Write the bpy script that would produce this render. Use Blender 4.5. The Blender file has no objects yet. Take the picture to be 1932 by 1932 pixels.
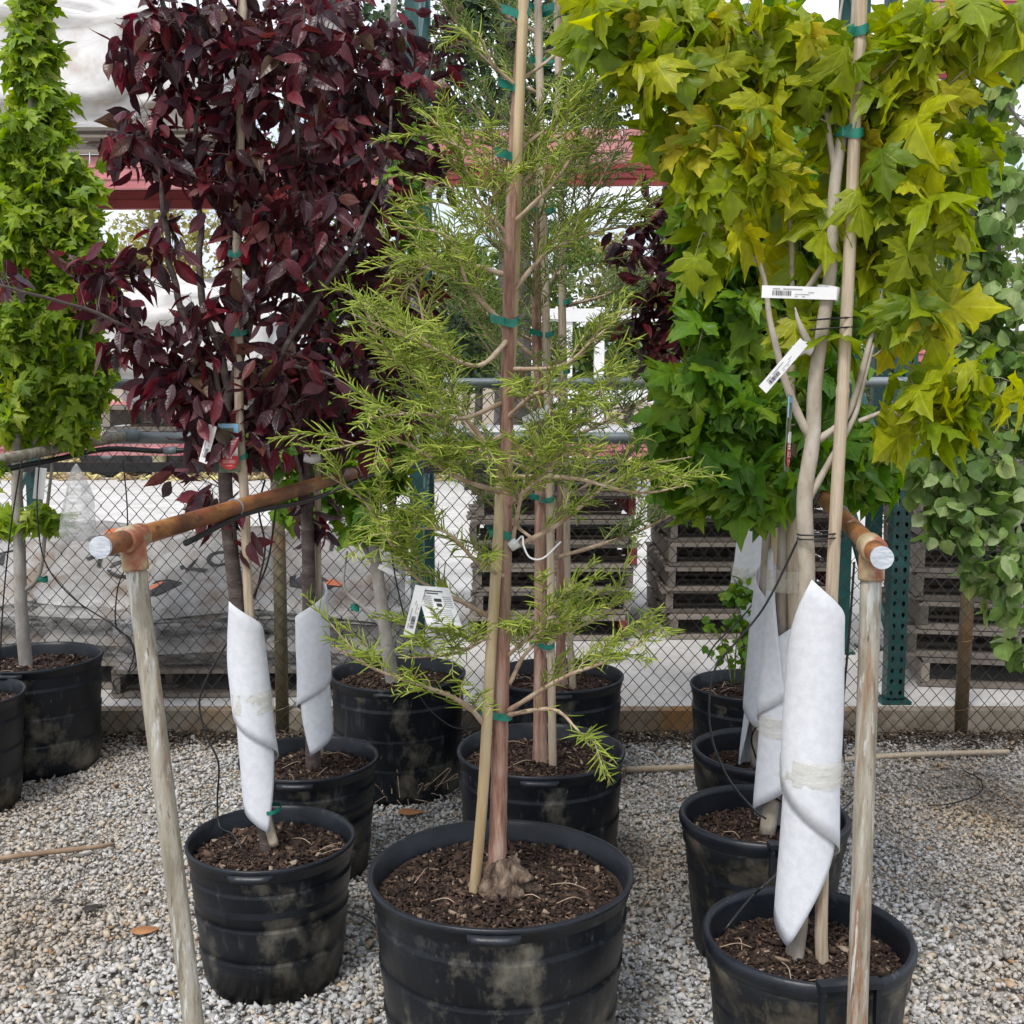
import bpy, math, random
import numpy as np
from mathutils import Vector, Matrix, noise as mnoise

random.seed(11)
RNG = np.random.default_rng(11)
SC = bpy.context.scene
COL = SC.collection
rad = math.radians

# ------------------------------------------------------------------ camera, sky, sun, exposure
F = 2200.0                      # focal length in units of a 1932-wide picture
PITCH = rad(6.9)
CAM = np.array([0.0, 0.0, 1.56])
cam = bpy.data.cameras.new('camera')
cam.sensor_width = 36.0
cam.lens = 36.0 * F / 1932.0
cam.clip_start = 0.05
cam.clip_end = 3000
camo = bpy.data.objects.new('camera', cam)
camo.location = CAM
camo.rotation_euler = (math.pi / 2 - PITCH, 0, 0)
COL.objects.link(camo)
SC.camera = camo

SUN_EL, SUN_AZ = rad(58), rad(205)      # azimuth clockwise from +Y, behind and left of the camera
world = bpy.data.worlds.new('World')
SC.world = world
world.use_nodes = True
wn, wl = world.node_tree.nodes, world.node_tree.links
wn.clear()
w_out = wn.new('ShaderNodeOutputWorld')
w_bg = wn.new('ShaderNodeBackground')
w_sky = wn.new('ShaderNodeTexSky')
w_sky.sky_type = 'NISHITA'
w_sky.sun_disc = False
w_sky.sun_elevation = SUN_EL
w_sky.sun_rotation = SUN_AZ
w_sky.air_density = 1.0
w_sky.dust_density = 2.0
w_tc = wn.new('ShaderNodeTexCoord')
w_map = wn.new('ShaderNodeMapping')
w_map.inputs['Scale'].default_value = (1.0, 1.0, 2.6)
w_noise = wn.new('ShaderNodeTexNoise')
w_noise.inputs['Scale'].default_value = 2.6
w_noise.inputs['Detail'].default_value = 9
w_noise.inputs['Roughness'].default_value = 0.58
w_ramp = wn.new('ShaderNodeValToRGB')
w_ramp.color_ramp.elements[0].position = 0.30
w_ramp.color_ramp.elements[0].color = (0.12, 0.12, 0.12, 1)
w_ramp.color_ramp.elements[1].position = 0.52
w_ramp.color_ramp.elements[1].color = (0.94, 0.94, 0.94, 1)
w_n2 = wn.new('ShaderNodeTexNoise')
w_n2.inputs['Scale'].default_value = 4.5
w_n2.inputs['Detail'].default_value = 6
w_r2 = wn.new('ShaderNodeValToRGB')
w_r2.color_ramp.elements[0].position = 0.35
w_r2.color_ramp.elements[0].color = (3.9, 4.4, 5.4, 1)
w_r2.color_ramp.elements[1].position = 0.62
w_r2.color_ramp.elements[1].color = (7.4, 7.5, 7.8, 1)
w_mix = wn.new('ShaderNodeMix')
w_mix.data_type = 'RGBA'
wl.new(w_tc.outputs['Generated'], w_map.inputs['Vector'])
wl.new(w_map.outputs[0], w_noise.inputs['Vector'])
wl.new(w_map.outputs[0], w_n2.inputs['Vector'])
wl.new(w_noise.outputs['Fac'], w_ramp.inputs['Fac'])
wl.new(w_n2.outputs['Fac'], w_r2.inputs['Fac'])
wl.new(w_ramp.outputs['Color'], w_mix.inputs['Factor'])
wl.new(w_sky.outputs['Color'], w_mix.inputs[6])
wl.new(w_r2.outputs['Color'], w_mix.inputs[7])
wl.new(w_mix.outputs[2], w_bg.inputs['Color'])
w_bg.inputs['Strength'].default_value = 0.10
wl.new(w_bg.outputs[0], w_out.inputs['Surface'])

sun = bpy.data.lights.new('sun', 'SUN')
sun.energy = 1.5
sun.angle = rad(14)
sun.color = (1.0, 0.975, 0.945)
suno = bpy.data.objects.new('sun', sun)
sd = Vector((math.sin(SUN_AZ) * math.cos(SUN_EL), math.cos(SUN_AZ) * math.cos(SUN_EL), math.sin(SUN_EL)))
suno.rotation_euler = (-sd).to_track_quat('-Z', 'Y').to_euler()
suno.location = (0, 0, 12)
COL.objects.link(suno)

SC.view_settings.view_transform = 'Standard'
SC.view_settings.look = 'None'
SC.view_settings.gamma = 1.0
SC.view_settings.exposure = 0.93

# ------------------------------------------------------------------ projection helpers
cp, sp = math.cos(PITCH), math.sin(PITCH)
def ray(u, v):
    a, b = (u - 966.0) / F, -(v - 966.0) / F
    return np.array([a, cp + b * sp, -sp + b * cp])
def PY(u, v, y):
    d = ray(u, v); return CAM + d * (y / d[1])
def PZ(u, v, z):
    d = ray(u, v); return CAM + d * ((z - CAM[2]) / d[2])
def depth(p):
    q = np.asarray(p) - CAM
    return q[..., 1] * cp - q[..., 2] * sp
def proj(p):
    q = np.asarray(p, float) - CAM
    d = q[..., 1] * cp - q[..., 2] * sp
    return 966 + F * q[..., 0] / d, 966 - F * (q[..., 1] * sp + q[..., 2] * cp) / d, d

# ------------------------------------------------------------------ mesh helpers
class MB:
    def __init__(s): s.v = []; s.f = []
    def add(s, v, f):
        n = len(s.v); s.v.extend([tuple(map(float, p)) for p in v]); s.f.extend([tuple(i + n for i in q) for q in f]); return s
    def box(s, c, size, rot=None, jit=0):
        c = np.asarray(c, float); h = np.asarray(size, float) / 2
        P = np.array([[x, y, z] for x in (-1, 1) for y in (-1, 1) for z in (-1, 1)], float) * h
        if jit: P = P + np.random.default_rng(len(s.v)).uniform(-jit, jit, P.shape)
        if rot is not None: P = P @ np.array(rot).T
        return s.add(P + c, [(0, 1, 3, 2), (4, 6, 7, 5), (0, 4, 5, 1), (2, 3, 7, 6), (0, 2, 6, 4), (1, 5, 7, 3)])
    def tube(s, pts, r, n=8, caps=True):
        v, f = tube(pts, r, n, caps); return s.add(v, f)
    def lathe(s, prof, c=(0, 0, 0), n=48, wob=None):
        V, Fc = [], []
        m = len(prof)
        for i, (r, z) in enumerate(prof):
            for k in range(n):
                a = 2 * math.pi * k / n
                q = r * (1 + (wob(a, z) if wob else 0))
                V.append((c[0] + q * math.cos(a), c[1] + q * math.sin(a), c[2] + z))
        for i in range(m - 1):
            for k in range(n):
                Fc.append((i * n + k, i * n + (k + 1) % n, (i + 1) * n + (k + 1) % n, (i + 1) * n + k))
        return s.add(V, Fc)

def frames(P):
    P = np.asarray(P, float)
    T = np.gradient(P, axis=0); T /= np.linalg.norm(T, axis=1)[:, None] + 1e-12
    a = np.array([0, 0, 1.0]) if abs(T[0][2]) < .9 else np.array([1.0, 0, 0])
    n = np.cross(T[0], a); n /= np.linalg.norm(n)
    N = [n]
    for i in range(1, len(P)):
        n = N[-1] - T[i] * np.dot(N[-1], T[i]); n /= np.linalg.norm(n) + 1e-12; N.append(n)
    N = np.array(N); return T, N, np.cross(T, N)
def tube(pts, r, n=8, caps=True):
    P = np.asarray(pts, float); m = len(P)
    R = np.full(m, r) if np.isscalar(r) else np.asarray(r, float)
    T, N, B = frames(P)
    a = np.arange(n) * 2 * math.pi / n
    ring = (N[:, None, :] * np.cos(a)[None, :, None] + B[:, None, :] * np.sin(a)[None, :, None]) * R[:, None, None] + P[:, None, :]
    V = ring.reshape(-1, 3)
    Fc = [(i * n + k, i * n + (k + 1) % n, (i + 1) * n + (k + 1) % n, (i + 1) * n + k) for i in range(m - 1) for k in range(n)]
    if caps:
        Fc.append(tuple(range(n - 1, -1, -1))); Fc.append(tuple((m - 1) * n + k for k in range(n)))
    return V, Fc
def smooth(pts, n=6):
    P = [np.asarray(p, float) for p in pts]
    if len(P) < 3: return np.array([P[0] + (P[-1] - P[0]) * t for t in np.linspace(0, 1, n + 1)])
    Q = [2 * P[0] - P[1]] + P + [2 * P[-1] - P[-2]]
    out = []
    for i in range(1, len(Q) - 2):
        for t in np.arange(n) / n:
            out.append(.5 * (2 * Q[i] + (Q[i + 1] - Q[i - 1]) * t + (2 * Q[i - 1] - 5 * Q[i] + 4 * Q[i + 1] - Q[i + 2]) * t * t + (3 * Q[i] - Q[i - 1] - 3 * Q[i + 1] + Q[i + 2]) * t ** 3))
    out.append(P[-1]); return np.array(out)
def lerp_r(a, b, n): return np.linspace(a, b, n)

WL = {}                                    # world location of each parent
def wloc(p): return np.array(WL.get(p.name, (0, 0, 0)), float) if p else np.zeros(3)
def link(o, parent):
    COL.objects.link(o)
    if parent is not None: o.parent = parent
    return o
def mesh_from(V, Fc, name, mat, smoothed=True):
    me = bpy.data.meshes.new(name); me.from_pydata([tuple(p) for p in V], [], Fc)
    if mat: me.materials.append(mat)
    if smoothed: me.shade_smooth()
    me.update(); return me
def tri_mesh(V, T, name, mat, smoothed=False):
    V = np.ascontiguousarray(V, np.float32); T = np.ascontiguousarray(T, np.int32)
    me = bpy.data.meshes.new(name)
    me.vertices.add(len(V)); me.vertices.foreach_set('co', V.ravel())
    me.loops.add(T.size); me.loops.foreach_set('vertex_index', T.ravel())
    me.polygons.add(len(T))
    me.polygons.foreach_set('loop_start', np.arange(0, T.size, T.shape[1], dtype=np.int32))
    me.polygons.foreach_set('loop_total', np.full(len(T), T.shape[1], np.int32))
    me.update(calc_edges=True)
    if smoothed: me.shade_smooth()
    if mat: me.materials.append(mat)
    return me
def obj(name, mb, mat, parent=None, smoothed=True, kind=None, fast=False):
    """One mesh object from a builder in world coordinates; the origin goes to the parent's place or to the base of the thing."""
    V = np.asarray(mb.v if isinstance(mb, MB) else mb[0], float)
    Fc = mb.f if isinstance(mb, MB) else mb[1]
    if parent is None: L = np.array([V[:, 0].mean(), V[:, 1].mean(), V[:, 2].min()])
    else: L = wloc(parent)
    me = tri_mesh(V - L, Fc, name, mat, smoothed) if fast else mesh_from(V - L, Fc, name, mat, smoothed)
    o = bpy.data.objects.new(name, me)
    link(o, parent)
    if parent is None: o.location = L
    WL[o.name] = L
    if kind: o['kind'] = kind
    return o
def inst(name, me, M4, parent):
    o = bpy.data.objects.new(name, me)
    link(o, parent)
    M = Matrix(M4) if not isinstance(M4, Matrix) else M4.copy()
    M.translation = M.translation - Vector(wloc(parent))
    o.matrix_local = M
    WL[o.name] = wloc(parent) + np.array(M.translation)
    return o
def empty(name, loc, label=None, cat=None, group=None):
    o = bpy.data.objects.new(name, None); o.empty_display_size = .1
    COL.objects.link(o); o.location = tuple(loc); WL[o.name] = np.array(loc, float)
    if label: tag(o, label, cat, group)
    return o
def tag(o, label, cat, group=None, kind=None):
    o['label'] = label; o['category'] = cat
    if group: o['group'] = group
    if kind: o['kind'] = kind
    return o
def struct(o): o['kind'] = 'structure'; return o
def cull_smooth(o, ang=40):
    return o

# ------------------------------------------------------------------ materials
MATS = {}
def nt(name):
    m = bpy.data.materials.new(name); m.use_nodes = True
    n = m.node_tree.nodes; l = m.node_tree.links; n.clear()
    out = n.new('ShaderNodeOutputMaterial'); MATS[name] = m
    return m, n, l, out
def ramp(n, stops, interp='LINEAR'):
    r = n.new('ShaderNodeValToRGB'); e = r.color_ramp.elements; r.color_ramp.interpolation = interp
    while len(e) < len(stops): e.new(.5)
    for i, (p, c) in enumerate(stops):
        e[i].position = p; e[i].color = (*c, 1) if len(c) == 3 else c
    return r
def texc(n, l, scale, stretch=(1, 1, 1), detail=6, rough=.6, kind='noise', coord='Object'):
    tc = n.new('ShaderNodeTexCoord'); mp = n.new('ShaderNodeMapping'); mp.inputs['Scale'].default_value = stretch
    l.new(tc.outputs[coord], mp.inputs['Vector'])
    if kind == 'noise':
        t = n.new('ShaderNodeTexNoise'); t.inputs['Detail'].default_value = detail; t.inputs['Roughness'].default_value = rough
    else:
        t = n.new('ShaderNodeTexVoronoi')
    t.inputs['Scale'].default_value = scale
    l.new(mp.outputs[0], t.inputs['Vector']); return t
def mat(name, stops, scale=6, stretch=(1, 1, 1), detail=6, rough=.6, bump=.0, bscale=40, bstretch=None, metal=0, spec=.5, second=None, rand=0, coat=0):
    """Noise-coloured Principled surface. second = (colour, scale, lo, hi, stretch, roughness): dirt, rust or wear patches laid over it."""
    m, n, l, out = nt(name)
    b = n.new('ShaderNodeBsdfPrincipled')
    t = texc(n, l, scale, stretch, detail)
    r = ramp(n, [(.5 + (p_ - .5) * .62, c_) for p_, c_ in stops]); l.new(t.outputs['Fac'], r.inputs['Fac'])
    col = r.outputs['Color']
    b.inputs['Roughness'].default_value = rough; b.inputs['Metallic'].default_value = metal
    b.inputs['Specular IOR Level'].default_value = spec
    if second:
        for sc in (second if isinstance(second, list) else [second]):
            c2, s2, lo, hi, st2, rg2 = sc
            t2 = texc(n, l, s2, st2, 8, .65)
            r2 = ramp(n, [(lo, (0, 0, 0)), (hi, (1, 1, 1))]); l.new(t2.outputs['Fac'], r2.inputs['Fac'])
            mx = n.new('ShaderNodeMix'); mx.data_type = 'RGBA'
            l.new(r2.outputs['Color'], mx.inputs['Factor']); l.new(col, mx.inputs[6]); mx.inputs[7].default_value = (*c2, 1)
            col = mx.outputs[2]
    if rand:
        oi = n.new('ShaderNodeObjectInfo'); hs = n.new('ShaderNodeHueSaturation')
        mr = n.new('ShaderNodeMapRange'); mr.inputs['To Min'].default_value = 1 - rand; mr.inputs['To Max'].default_value = 1 + rand
        l.new(oi.outputs['Random'], mr.inputs['Value']); l.new(mr.outputs[0], hs.inputs['Value']); l.new(col, hs.inputs['Color']); col = hs.outputs['Color']
    l.new(col, b.inputs['Base Color'])
    if bump:
        t3 = texc(n, l, bscale, bstretch or stretch, 8, .6)
        bp = n.new('ShaderNodeBump'); bp.inputs['Strength'].default_value = bump; bp.inputs['Distance'].default_value = .01
        l.new(t3.outputs['Fac'], bp.inputs['Height']); l.new(bp.outputs[0], b.inputs['Normal'])
    l.new(b.outputs[0], out.inputs['Surface']); return m
def leafmat(name, stops, trans=.35, rough=.45, spec=.4, vein=.12, tcol=1.35, ribs=None, rib=.4):
    m, n, l, out = nt(name)
    g = n.new('ShaderNodeNewGeometry'); oi = n.new('ShaderNodeObjectInfo')
    ad = n.new('ShaderNodeMath'); ad.operation = 'ADD'; fr = n.new('ShaderNodeMath'); fr.operation = 'FRACT'
    l.new(g.outputs['Random Per Island'], ad.inputs[0]); l.new(oi.outputs['Random'], ad.inputs[1]); l.new(ad.outputs[0], fr.inputs[0])
    r = ramp(n, stops); l.new(fr.outputs[0], r.inputs['Fac'])
    t = n.new('ShaderNodeTexNoise'); t.inputs['Scale'].default_value = 45; t.inputs['Detail'].default_value = 4
    l.new(g.outputs['Position'], t.inputs['Vector'])
    mr = n.new('ShaderNodeMapRange'); mr.inputs['From Min'].default_value = .25; mr.inputs['From Max'].default_value = .75
    mr.inputs['To Min'].default_value = 1 - vein * 2; mr.inputs['To Max'].default_value = 1 + vein * 2
    l.new(t.outputs['Fac'], mr.inputs['Value'])
    hs = n.new('ShaderNodeHueSaturation'); l.new(mr.outputs[0], hs.inputs['Value']); l.new(r.outputs['Color'], hs.inputs['Color'])
    height = t.outputs['Fac']; val = mr.outputs[0]
    if ribs:                                    # leaf veins from the leaf's own flat coordinates
        def mth(op, a, b_=None):
            q = n.new('ShaderNodeMath'); q.operation = op
            for i_, s_ in enumerate((a, b_)):
                if s_ is None: continue
                if isinstance(s_, (int, float)): q.inputs[i_].default_value = s_
                else: l.new(s_, q.inputs[i_])
            return q.outputs[0]
        uv = n.new('ShaderNodeUVMap'); uv.uv_map = 'leaf'; sx = n.new('ShaderNodeSeparateXYZ'); l.new(uv.outputs[0], sx.inputs[0])
        ax, ay = mth('ABSOLUTE', sx.outputs[0]), sx.outputs[1]
        if ribs == 'palm':
            dist = ax
            for ang in (43, 80):
                c_, s_ = math.cos(rad(ang)), math.sin(rad(ang)); dist = mth('MINIMUM', dist, mth('ABSOLUTE', mth('SUBTRACT', mth('MULTIPLY', ax, c_), mth('MULTIPLY', ay, s_))))
            dist = mth('MINIMUM', dist, mth('ADD', mth('PINGPONG', mth('SUBTRACT', ay, mth('MULTIPLY', ax, .8)), .09), .016))
        else:
            dist = mth('MINIMUM', ax, mth('ADD', mth('PINGPONG', mth('SUBTRACT', ay, mth('MULTIPLY', ax, .6)), .07), .012))
        vr = n.new('ShaderNodeMapRange'); vr.inputs['From Min'].default_value = .006; vr.inputs['From Max'].default_value = .032; vr.inputs['To Min'].default_value = 1; vr.inputs['To Max'].default_value = 0; l.new(dist, vr.inputs['Value'])
        val = mth('MULTIPLY', val, mth('ADD', mth('MULTIPLY', vr.outputs[0], rib), 1.0)); l.new(val, hs.inputs['Value'])
        height = mth('SUBTRACT', mth('MULTIPLY', t.outputs['Fac'], .6), vr.outputs[0])
    b = n.new('ShaderNodeBsdfPrincipled'); b.inputs['Roughness'].default_value = rough; b.inputs['Specular IOR Level'].default_value = spec
    l.new(hs.outputs['Color'], b.inputs['Base Color'])
    tr = n.new('ShaderNodeBsdfTranslucent')
    h2 = n.new('ShaderNodeHueSaturation'); h2.inputs['Value'].default_value = tcol; h2.inputs['Saturation'].default_value = 1.1
    l.new(hs.outputs['Color'], h2.inputs['Color']); l.new(h2.outputs['Color'], tr.inputs['Color'])
    bp = n.new('ShaderNodeBump'); bp.inputs['Strength'].default_value = .25; bp.inputs['Distance'].default_value = .004
    l.new(height, bp.inputs['Height']); l.new(bp.outputs[0], b.inputs['Normal'])
    ms = n.new('ShaderNodeMixShader'); ms.inputs['Fac'].default_value = trans
    l.new(b.outputs[0], ms.inputs[1]); l.new(tr.outputs[0], ms.inputs[2]); l.new(ms.outputs[0], out.inputs['Surface']); return m
def islandmat(name, stops, rough=.8, patch=None, spec=.3):
    """Each separate stone or chip gets its own colour; patch = (colour, scale, lo, hi) stains larger areas."""
    m, n, l, out = nt(name)
    g = n.new('ShaderNodeNewGeometry'); r = ramp(n, stops); l.new(g.outputs['Random Per Island'], r.inputs['Fac'])
    col = r.outputs['Color']
    t0 = n.new('ShaderNodeTexNoise'); t0.inputs['Scale'].default_value = 120; t0.inputs['Detail'].default_value = 4
    l.new(g.outputs['Position'], t0.inputs['Vector'])
    mr = n.new('ShaderNodeMapRange'); mr.inputs['To Min'].default_value = .75; mr.inputs['To Max'].default_value = 1.25
    l.new(t0.outputs['Fac'], mr.inputs['Value'])
    hs = n.new('ShaderNodeHueSaturation'); l.new(mr.outputs[0], hs.inputs['Value']); l.new(col, hs.inputs['Color']); col = hs.outputs['Color']
    if patch:
        t = n.new('ShaderNodeTexNoise'); t.inputs['Scale'].default_value = patch[1]; t.inputs['Detail'].default_value = 5
        l.new(g.outputs['Position'], t.inputs['Vector'])
        r2 = ramp(n, [(patch[2], (0, 0, 0)), (patch[3], (1, 1, 1))]); l.new(t.outputs['Fac'], r2.inputs['Fac'])
        mx = n.new('ShaderNodeMix'); mx.data_type = 'RGBA'; mx.blend_type = 'MULTIPLY'
        l.new(r2.outputs['Color'], mx.inputs['Factor']); l.new(col, mx.inputs[6]); mx.inputs[7].default_value = (*patch[0], 1); col = mx.outputs[2]
    b = n.new('ShaderNodeBsdfPrincipled'); b.inputs['Roughness'].default_value = rough; b.inputs['Specular IOR Level'].default_value = spec
    l.new(col, b.inputs['Base Color']); l.new(b.outputs[0], out.inputs['Surface']); return m
def filmmat(name, alpha, c, rough=.2, var=.28):
    m, n, l, out = nt(name)
    b = n.new('ShaderNodeBsdfPrincipled'); b.inputs['Base Color'].default_value = (*c, 1); b.inputs['Roughness'].default_value = rough
    t = texc(n, l, 14, (1, 1, 3), 6); bp = n.new('ShaderNodeBump'); bp.inputs['Strength'].default_value = .6; bp.inputs['Distance'].default_value = .02
    l.new(t.outputs['Fac'], bp.inputs['Height']); l.new(bp.outputs[0], b.inputs['Normal'])
    r = ramp(n, [(.3, (max(0, alpha - var),) * 3), (.7, (min(1, alpha + var),) * 3)]); l.new(t.outputs['Fac'], r.inputs['Fac'])
    tr = n.new('ShaderNodeBsdfTransparent'); ms = n.new('ShaderNodeMixShader')
    l.new(r.outputs['Color'], ms.inputs['Fac']); l.new(tr.outputs[0], ms.inputs[1]); l.new(b.outputs[0], ms.inputs[2]); l.new(ms.outputs[0], out.inputs['Surface']); return m

m_gravel = islandmat('gravel_stone', [(0, (.24, .235, .225)), (.12, (.38, .375, .36)), (.45, (.49, .485, .475)), (.76, (.62, .615, .60)), (.82, (.52, .475, .40)), (.94, (.58, .52, .42)), (.98, (.42, .28, .16)), (1, (.25, .20, .15))], .85, ((.74, .62, .48), .8, .46, .68))
m_bed = mat('gravel_bed', [(.35, (.24, .22, .185)), (.65, (.40, .375, .33))], 60, rough=.95, bump=.6, bscale=120)
m_mulch = islandmat('bark_mulch', [(0, (.014, .009, .007)), (.4, (.036, .021, .015)), (.78, (.072, .042, .029)), (.94, (.13, .082, .056)), (.975, (.26, .19, .13)), (1, (.34, .27, .20))], .9)
m_litter = islandmat('leaf_litter', [(0, (.02, .016, .012)), (.5, (.055, .042, .030)), (.85, (.12, .09, .06)), (1, (.25, .20, .14))], .95)
m_soil = mat('potting_soil', [(.3, (.018, .011, .008)), (.7, (.07, .04, .026))], 45, rough=.97, bump=.8, bscale=90)
m_pot = mat('black_pot_plastic', [(.3, (.005, .0065, .010)), (.7, (.010, .0125, .017))], 9, rough=.40, spec=.32, second=[((.15, .14, .11), 5.0, .54, .66, (1.2, 1.2, .9), .8), ((.06, .066, .066), 19, .56, .76, (1.4, 1.4, .4), .8), ((.17, .165, .14), 60, .64, .74, (2, 2, .25), .8)], bump=.12, bscale=60, bstretch=(1, 1, .25))
m_potdusty = mat('dusty_pot_plastic', [(.3, (.006, .0075, .010)), (.7, (.012, .014, .018))], 8, rough=.48, spec=.32, second=[((.12, .105, .075), 6.0, .48, .66, (1.2, 1.2, 1.1), .8), ((.15, .13, .09), 16, .57, .76, (1.2, 1.2, .5), .8)], bump=.15, bscale=60)
m_rim = mat('pot_rim_plastic', [(.3, (.007, .009, .013)), (.7, (.015, .018, .024))], 14, rough=.38, spec=.35, bump=.1, bscale=50, second=((.10, .10, .10), 22, .62, .80, (1, 1, 1), .8))
m_rust = mat('rusty_pipe', [(.28, (.10, .040, .015)), (.45, (.22, .085, .026)), (.6, (.33, .14, .042)), (.75, (.40, .21, .08))], 14, (1, .35, 1), rough=.45, bump=.35, bscale=110, second=[((.33, .28, .19), 34, .60, .70, (1, .5, 1), .7), ((.24, .06, .035), 7, .54, .66, (1, .6, 1), .7), ((.055, .022, .010), 40, .62, .74, (1, .4, 1), .7)])
m_post = mat('weathered_pipe', [(.3, (.19, .165, .12)), (.5, (.30, .27, .205)), (.7, (.38, .35, .29))], 16, (3, 3, .35), rough=.66, bump=.6, bscale=70, bstretch=(1, 1, .2), second=[((.24, .12, .06), 12, .56, .66, (2.2, 2.2, .14), .7), ((.50, .51, .47), 42, .57, .64, (1.8, 1.8, .22), .7), ((.13, .085, .06), 70, .58, .68, (2, 2, .25), .7), ((.42, .46, .41), 7, .63, .69, (2, 2, .6), .7)])
m_tee = mat('tee_fitting', [(.3, (.27, .16, .07)), (.55, (.40, .30, .17)), (.8, (.42, .38, .27))], 16, rough=.55, bump=.2, second=((.27, .085, .045), 11, .52, .62, (1, 1, 1), .6))
m_galv = mat('galvanised_grey', [(.3, (.17, .20, .21)), (.7, (.26, .29, .30))], 8, rough=.5, metal=.4)
m_wire = mat('fence_wire', [(.3, (.030, .026, .023)), (.7, (.075, .066, .056))], 12, rough=.6, metal=.2)
m_cap = mat('end_cap_paint', [(.3, (.36, .40, .45)), (.7, (.60, .63, .67))], 40, (1, 1, 4), rough=.6, bump=.2)
m_oldpost = mat('rusty_fence_post', [(.3, (.10, .085, .045)), (.6, (.17, .145, .085))], 6, (1, 1, .4), rough=.55, second=((.20, .095, .035), 4, .52, .66, (1.5, 1.5, .5), .7))
m_bamboo = mat('bamboo_cane', [(.3, (.36, .275, .19)), (.55, (.50, .42, .31)), (.75, (.40, .28, .18))], 20, (6, 6, .30), rough=.5, bump=.15, bscale=60, bstretch=(5, 5, .2))
m_bamboo_y = mat('yellow_bamboo', [(.3, (.40, .29, .15)), (.7, (.54, .43, .26))], 10, (5, 5, .3), rough=.45, second=((.36, .24, .12), 16, .58, .72, (2, 2, .3), .6))
m_wood = mat('pallet_wood', [(.25, (.13, .108, .085)), (.5, (.23, .20, .165)), (.8, (.33, .295, .25))], 7, (1, 9, 9), rough=.85, bump=.35, bscale=30, bstretch=(1, 14, 14), rand=.35)
m_woodred = mat('pallet_wood_red', [(.3, (.16, .025, .03)), (.7, (.26, .05, .05))], 8, rough=.8)
m_felt = mat('white_felt', [(.35, (.63, .645, .675)), (.65, (.69, .705, .735))], 55, rough=.95, bump=.10, bscale=220, spec=.1)
m_tape = filmmat('clear_tape', .34, (.74, .71, .58), .25, .08)
m_tie = mat('green_tie_tape', [(.3, (.004, .12, .085)), (.7, (.012, .22, .16))], 40, rough=.35)
m_black = mat('black_poly_tube', [(.3, (.008, .008, .009)), (.7, (.018, .018, .019))], 20, rough=.45)
m_concrete = mat('concrete', [(.3, (.46, .44, .41)), (.6, (.56, .54, .51)), (.8, (.63, .61, .58))], 3.5, rough=.9, bump=.25, bscale=50, second=((.33, .31, .28), 19, .60, .72, (1, 1, 1), .9))
m_curb = mat('curb_concrete', [(.3, (.20, .165, .115)), (.7, (.31, .27, .21))], 6, rough=.92, bump=.4, bscale=40, second=((.24, .13, .05), 2.2, .52, .66, (1, 1, 1), .9))
m_dirt = mat('dirt', [(.3, (.22, .17, .115)), (.7, (.34, .28, .20))], 2.5, rough=.97, bump=.6, bscale=14)
m_straw = islandmat('straw', [(0, (.22, .15, .07)), (.5, (.36, .27, .14)), (.8, (.52, .44, .20)), (1, (.62, .56, .25))], .9)
m_red = mat('red_rack_paint', [(.3, (.50, .15, .16)), (.7, (.60, .22, .225))], 5, rough=.5, second=((.66, .34, .34), 3, .45, .75, (1, 1, 1), .6), bump=.05)
m_redd = mat('deep_red_paint', [(.3, (.24, .035, .04)), (.7, (.32, .055, .055))], 5, rough=.55)
m_teal = mat('green_rack_paint', [(.3, (.007, .050, .047)), (.7, (.015, .080, .074))], 6, rough=.4, second=((.10, .17, .17), 9, .60, .8, (1, 1, .4), .6))
m_wired = mat('deck_wire', [(.3, (.45, .45, .45)), (.7, (.62, .62, .61))], 9, rough=.5, metal=.3)
m_paper = mat('tag_paper', [(.3, (.72, .72, .71)), (.7, (.80, .80, .79))], 20, rough=.6)
m_ink = mat('black_ink', [(.3, (.02, .02, .02)), (.7, (.035, .035, .035))], 20, rough=.6)
m_grey_ink = mat('grey_ink', [(.3, (.30, .30, .31)), (.7, (.36, .36, .37))], 20, rough=.6)
m_redtag = mat('red_tag_print', [(.3, (.45, .02, .025)), (.7, (.52, .03, .03))], 20, rough=.4)
m_pinkink = mat('pink_ink', [(.3, (.60, .22, .22)), (.7, (.66, .3, .3))], 20, rough=.4)
m_bluetag = mat('blue_tag_print', [(.3, (.18, .40, .58)), (.7, (.28, .50, .66))], 12, rough=.4)
m_olive = mat('olive_tag_print', [(.3, (.05, .07, .03)), (.7, (.13, .14, .08))], 60, rough=.4)
m_tarp = mat('pale_tarp', [(.3, (.58, .56, .54)), (.7, (.76, .75, .74))], 2.2, (1, 3, 1), rough=.5, bump=.5, bscale=6, bstretch=(1, 5, 1), second=((.42, .34, .26), 2.5, .55, .75, (1, 1, 1), .6))
m_bag = mat('bag_plastic', [(.3, (.22, .205, .185)), (.55, (.36, .35, .335)), (.75, (.26, .19, .13))], 3.5, rough=.30, bump=.7, bscale=11, second=((.15, .105, .07), 4, .50, .68, (1, 1, 1), .4), rand=.25)
m_orange = mat('orange_print', [(.3, (.50, .12, .05)), (.7, (.60, .18, .08))], 20, rough=.4)
m_wrap = filmmat('stretch_wrap', .12, (.62, .61, .59), .16)
m_clearbag = filmmat('clear_bag', .36, (.70, .71, .70), .25)
m_white = mat('white_paint', [(.3, (.72, .72, .71)), (.7, (.80, .80, .79))], 8, rough=.6)
m_tire = mat('tyre_rubber', [(.3, (.012, .012, .012)), (.7, (.03, .03, .03))], 20, rough=.85)
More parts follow.
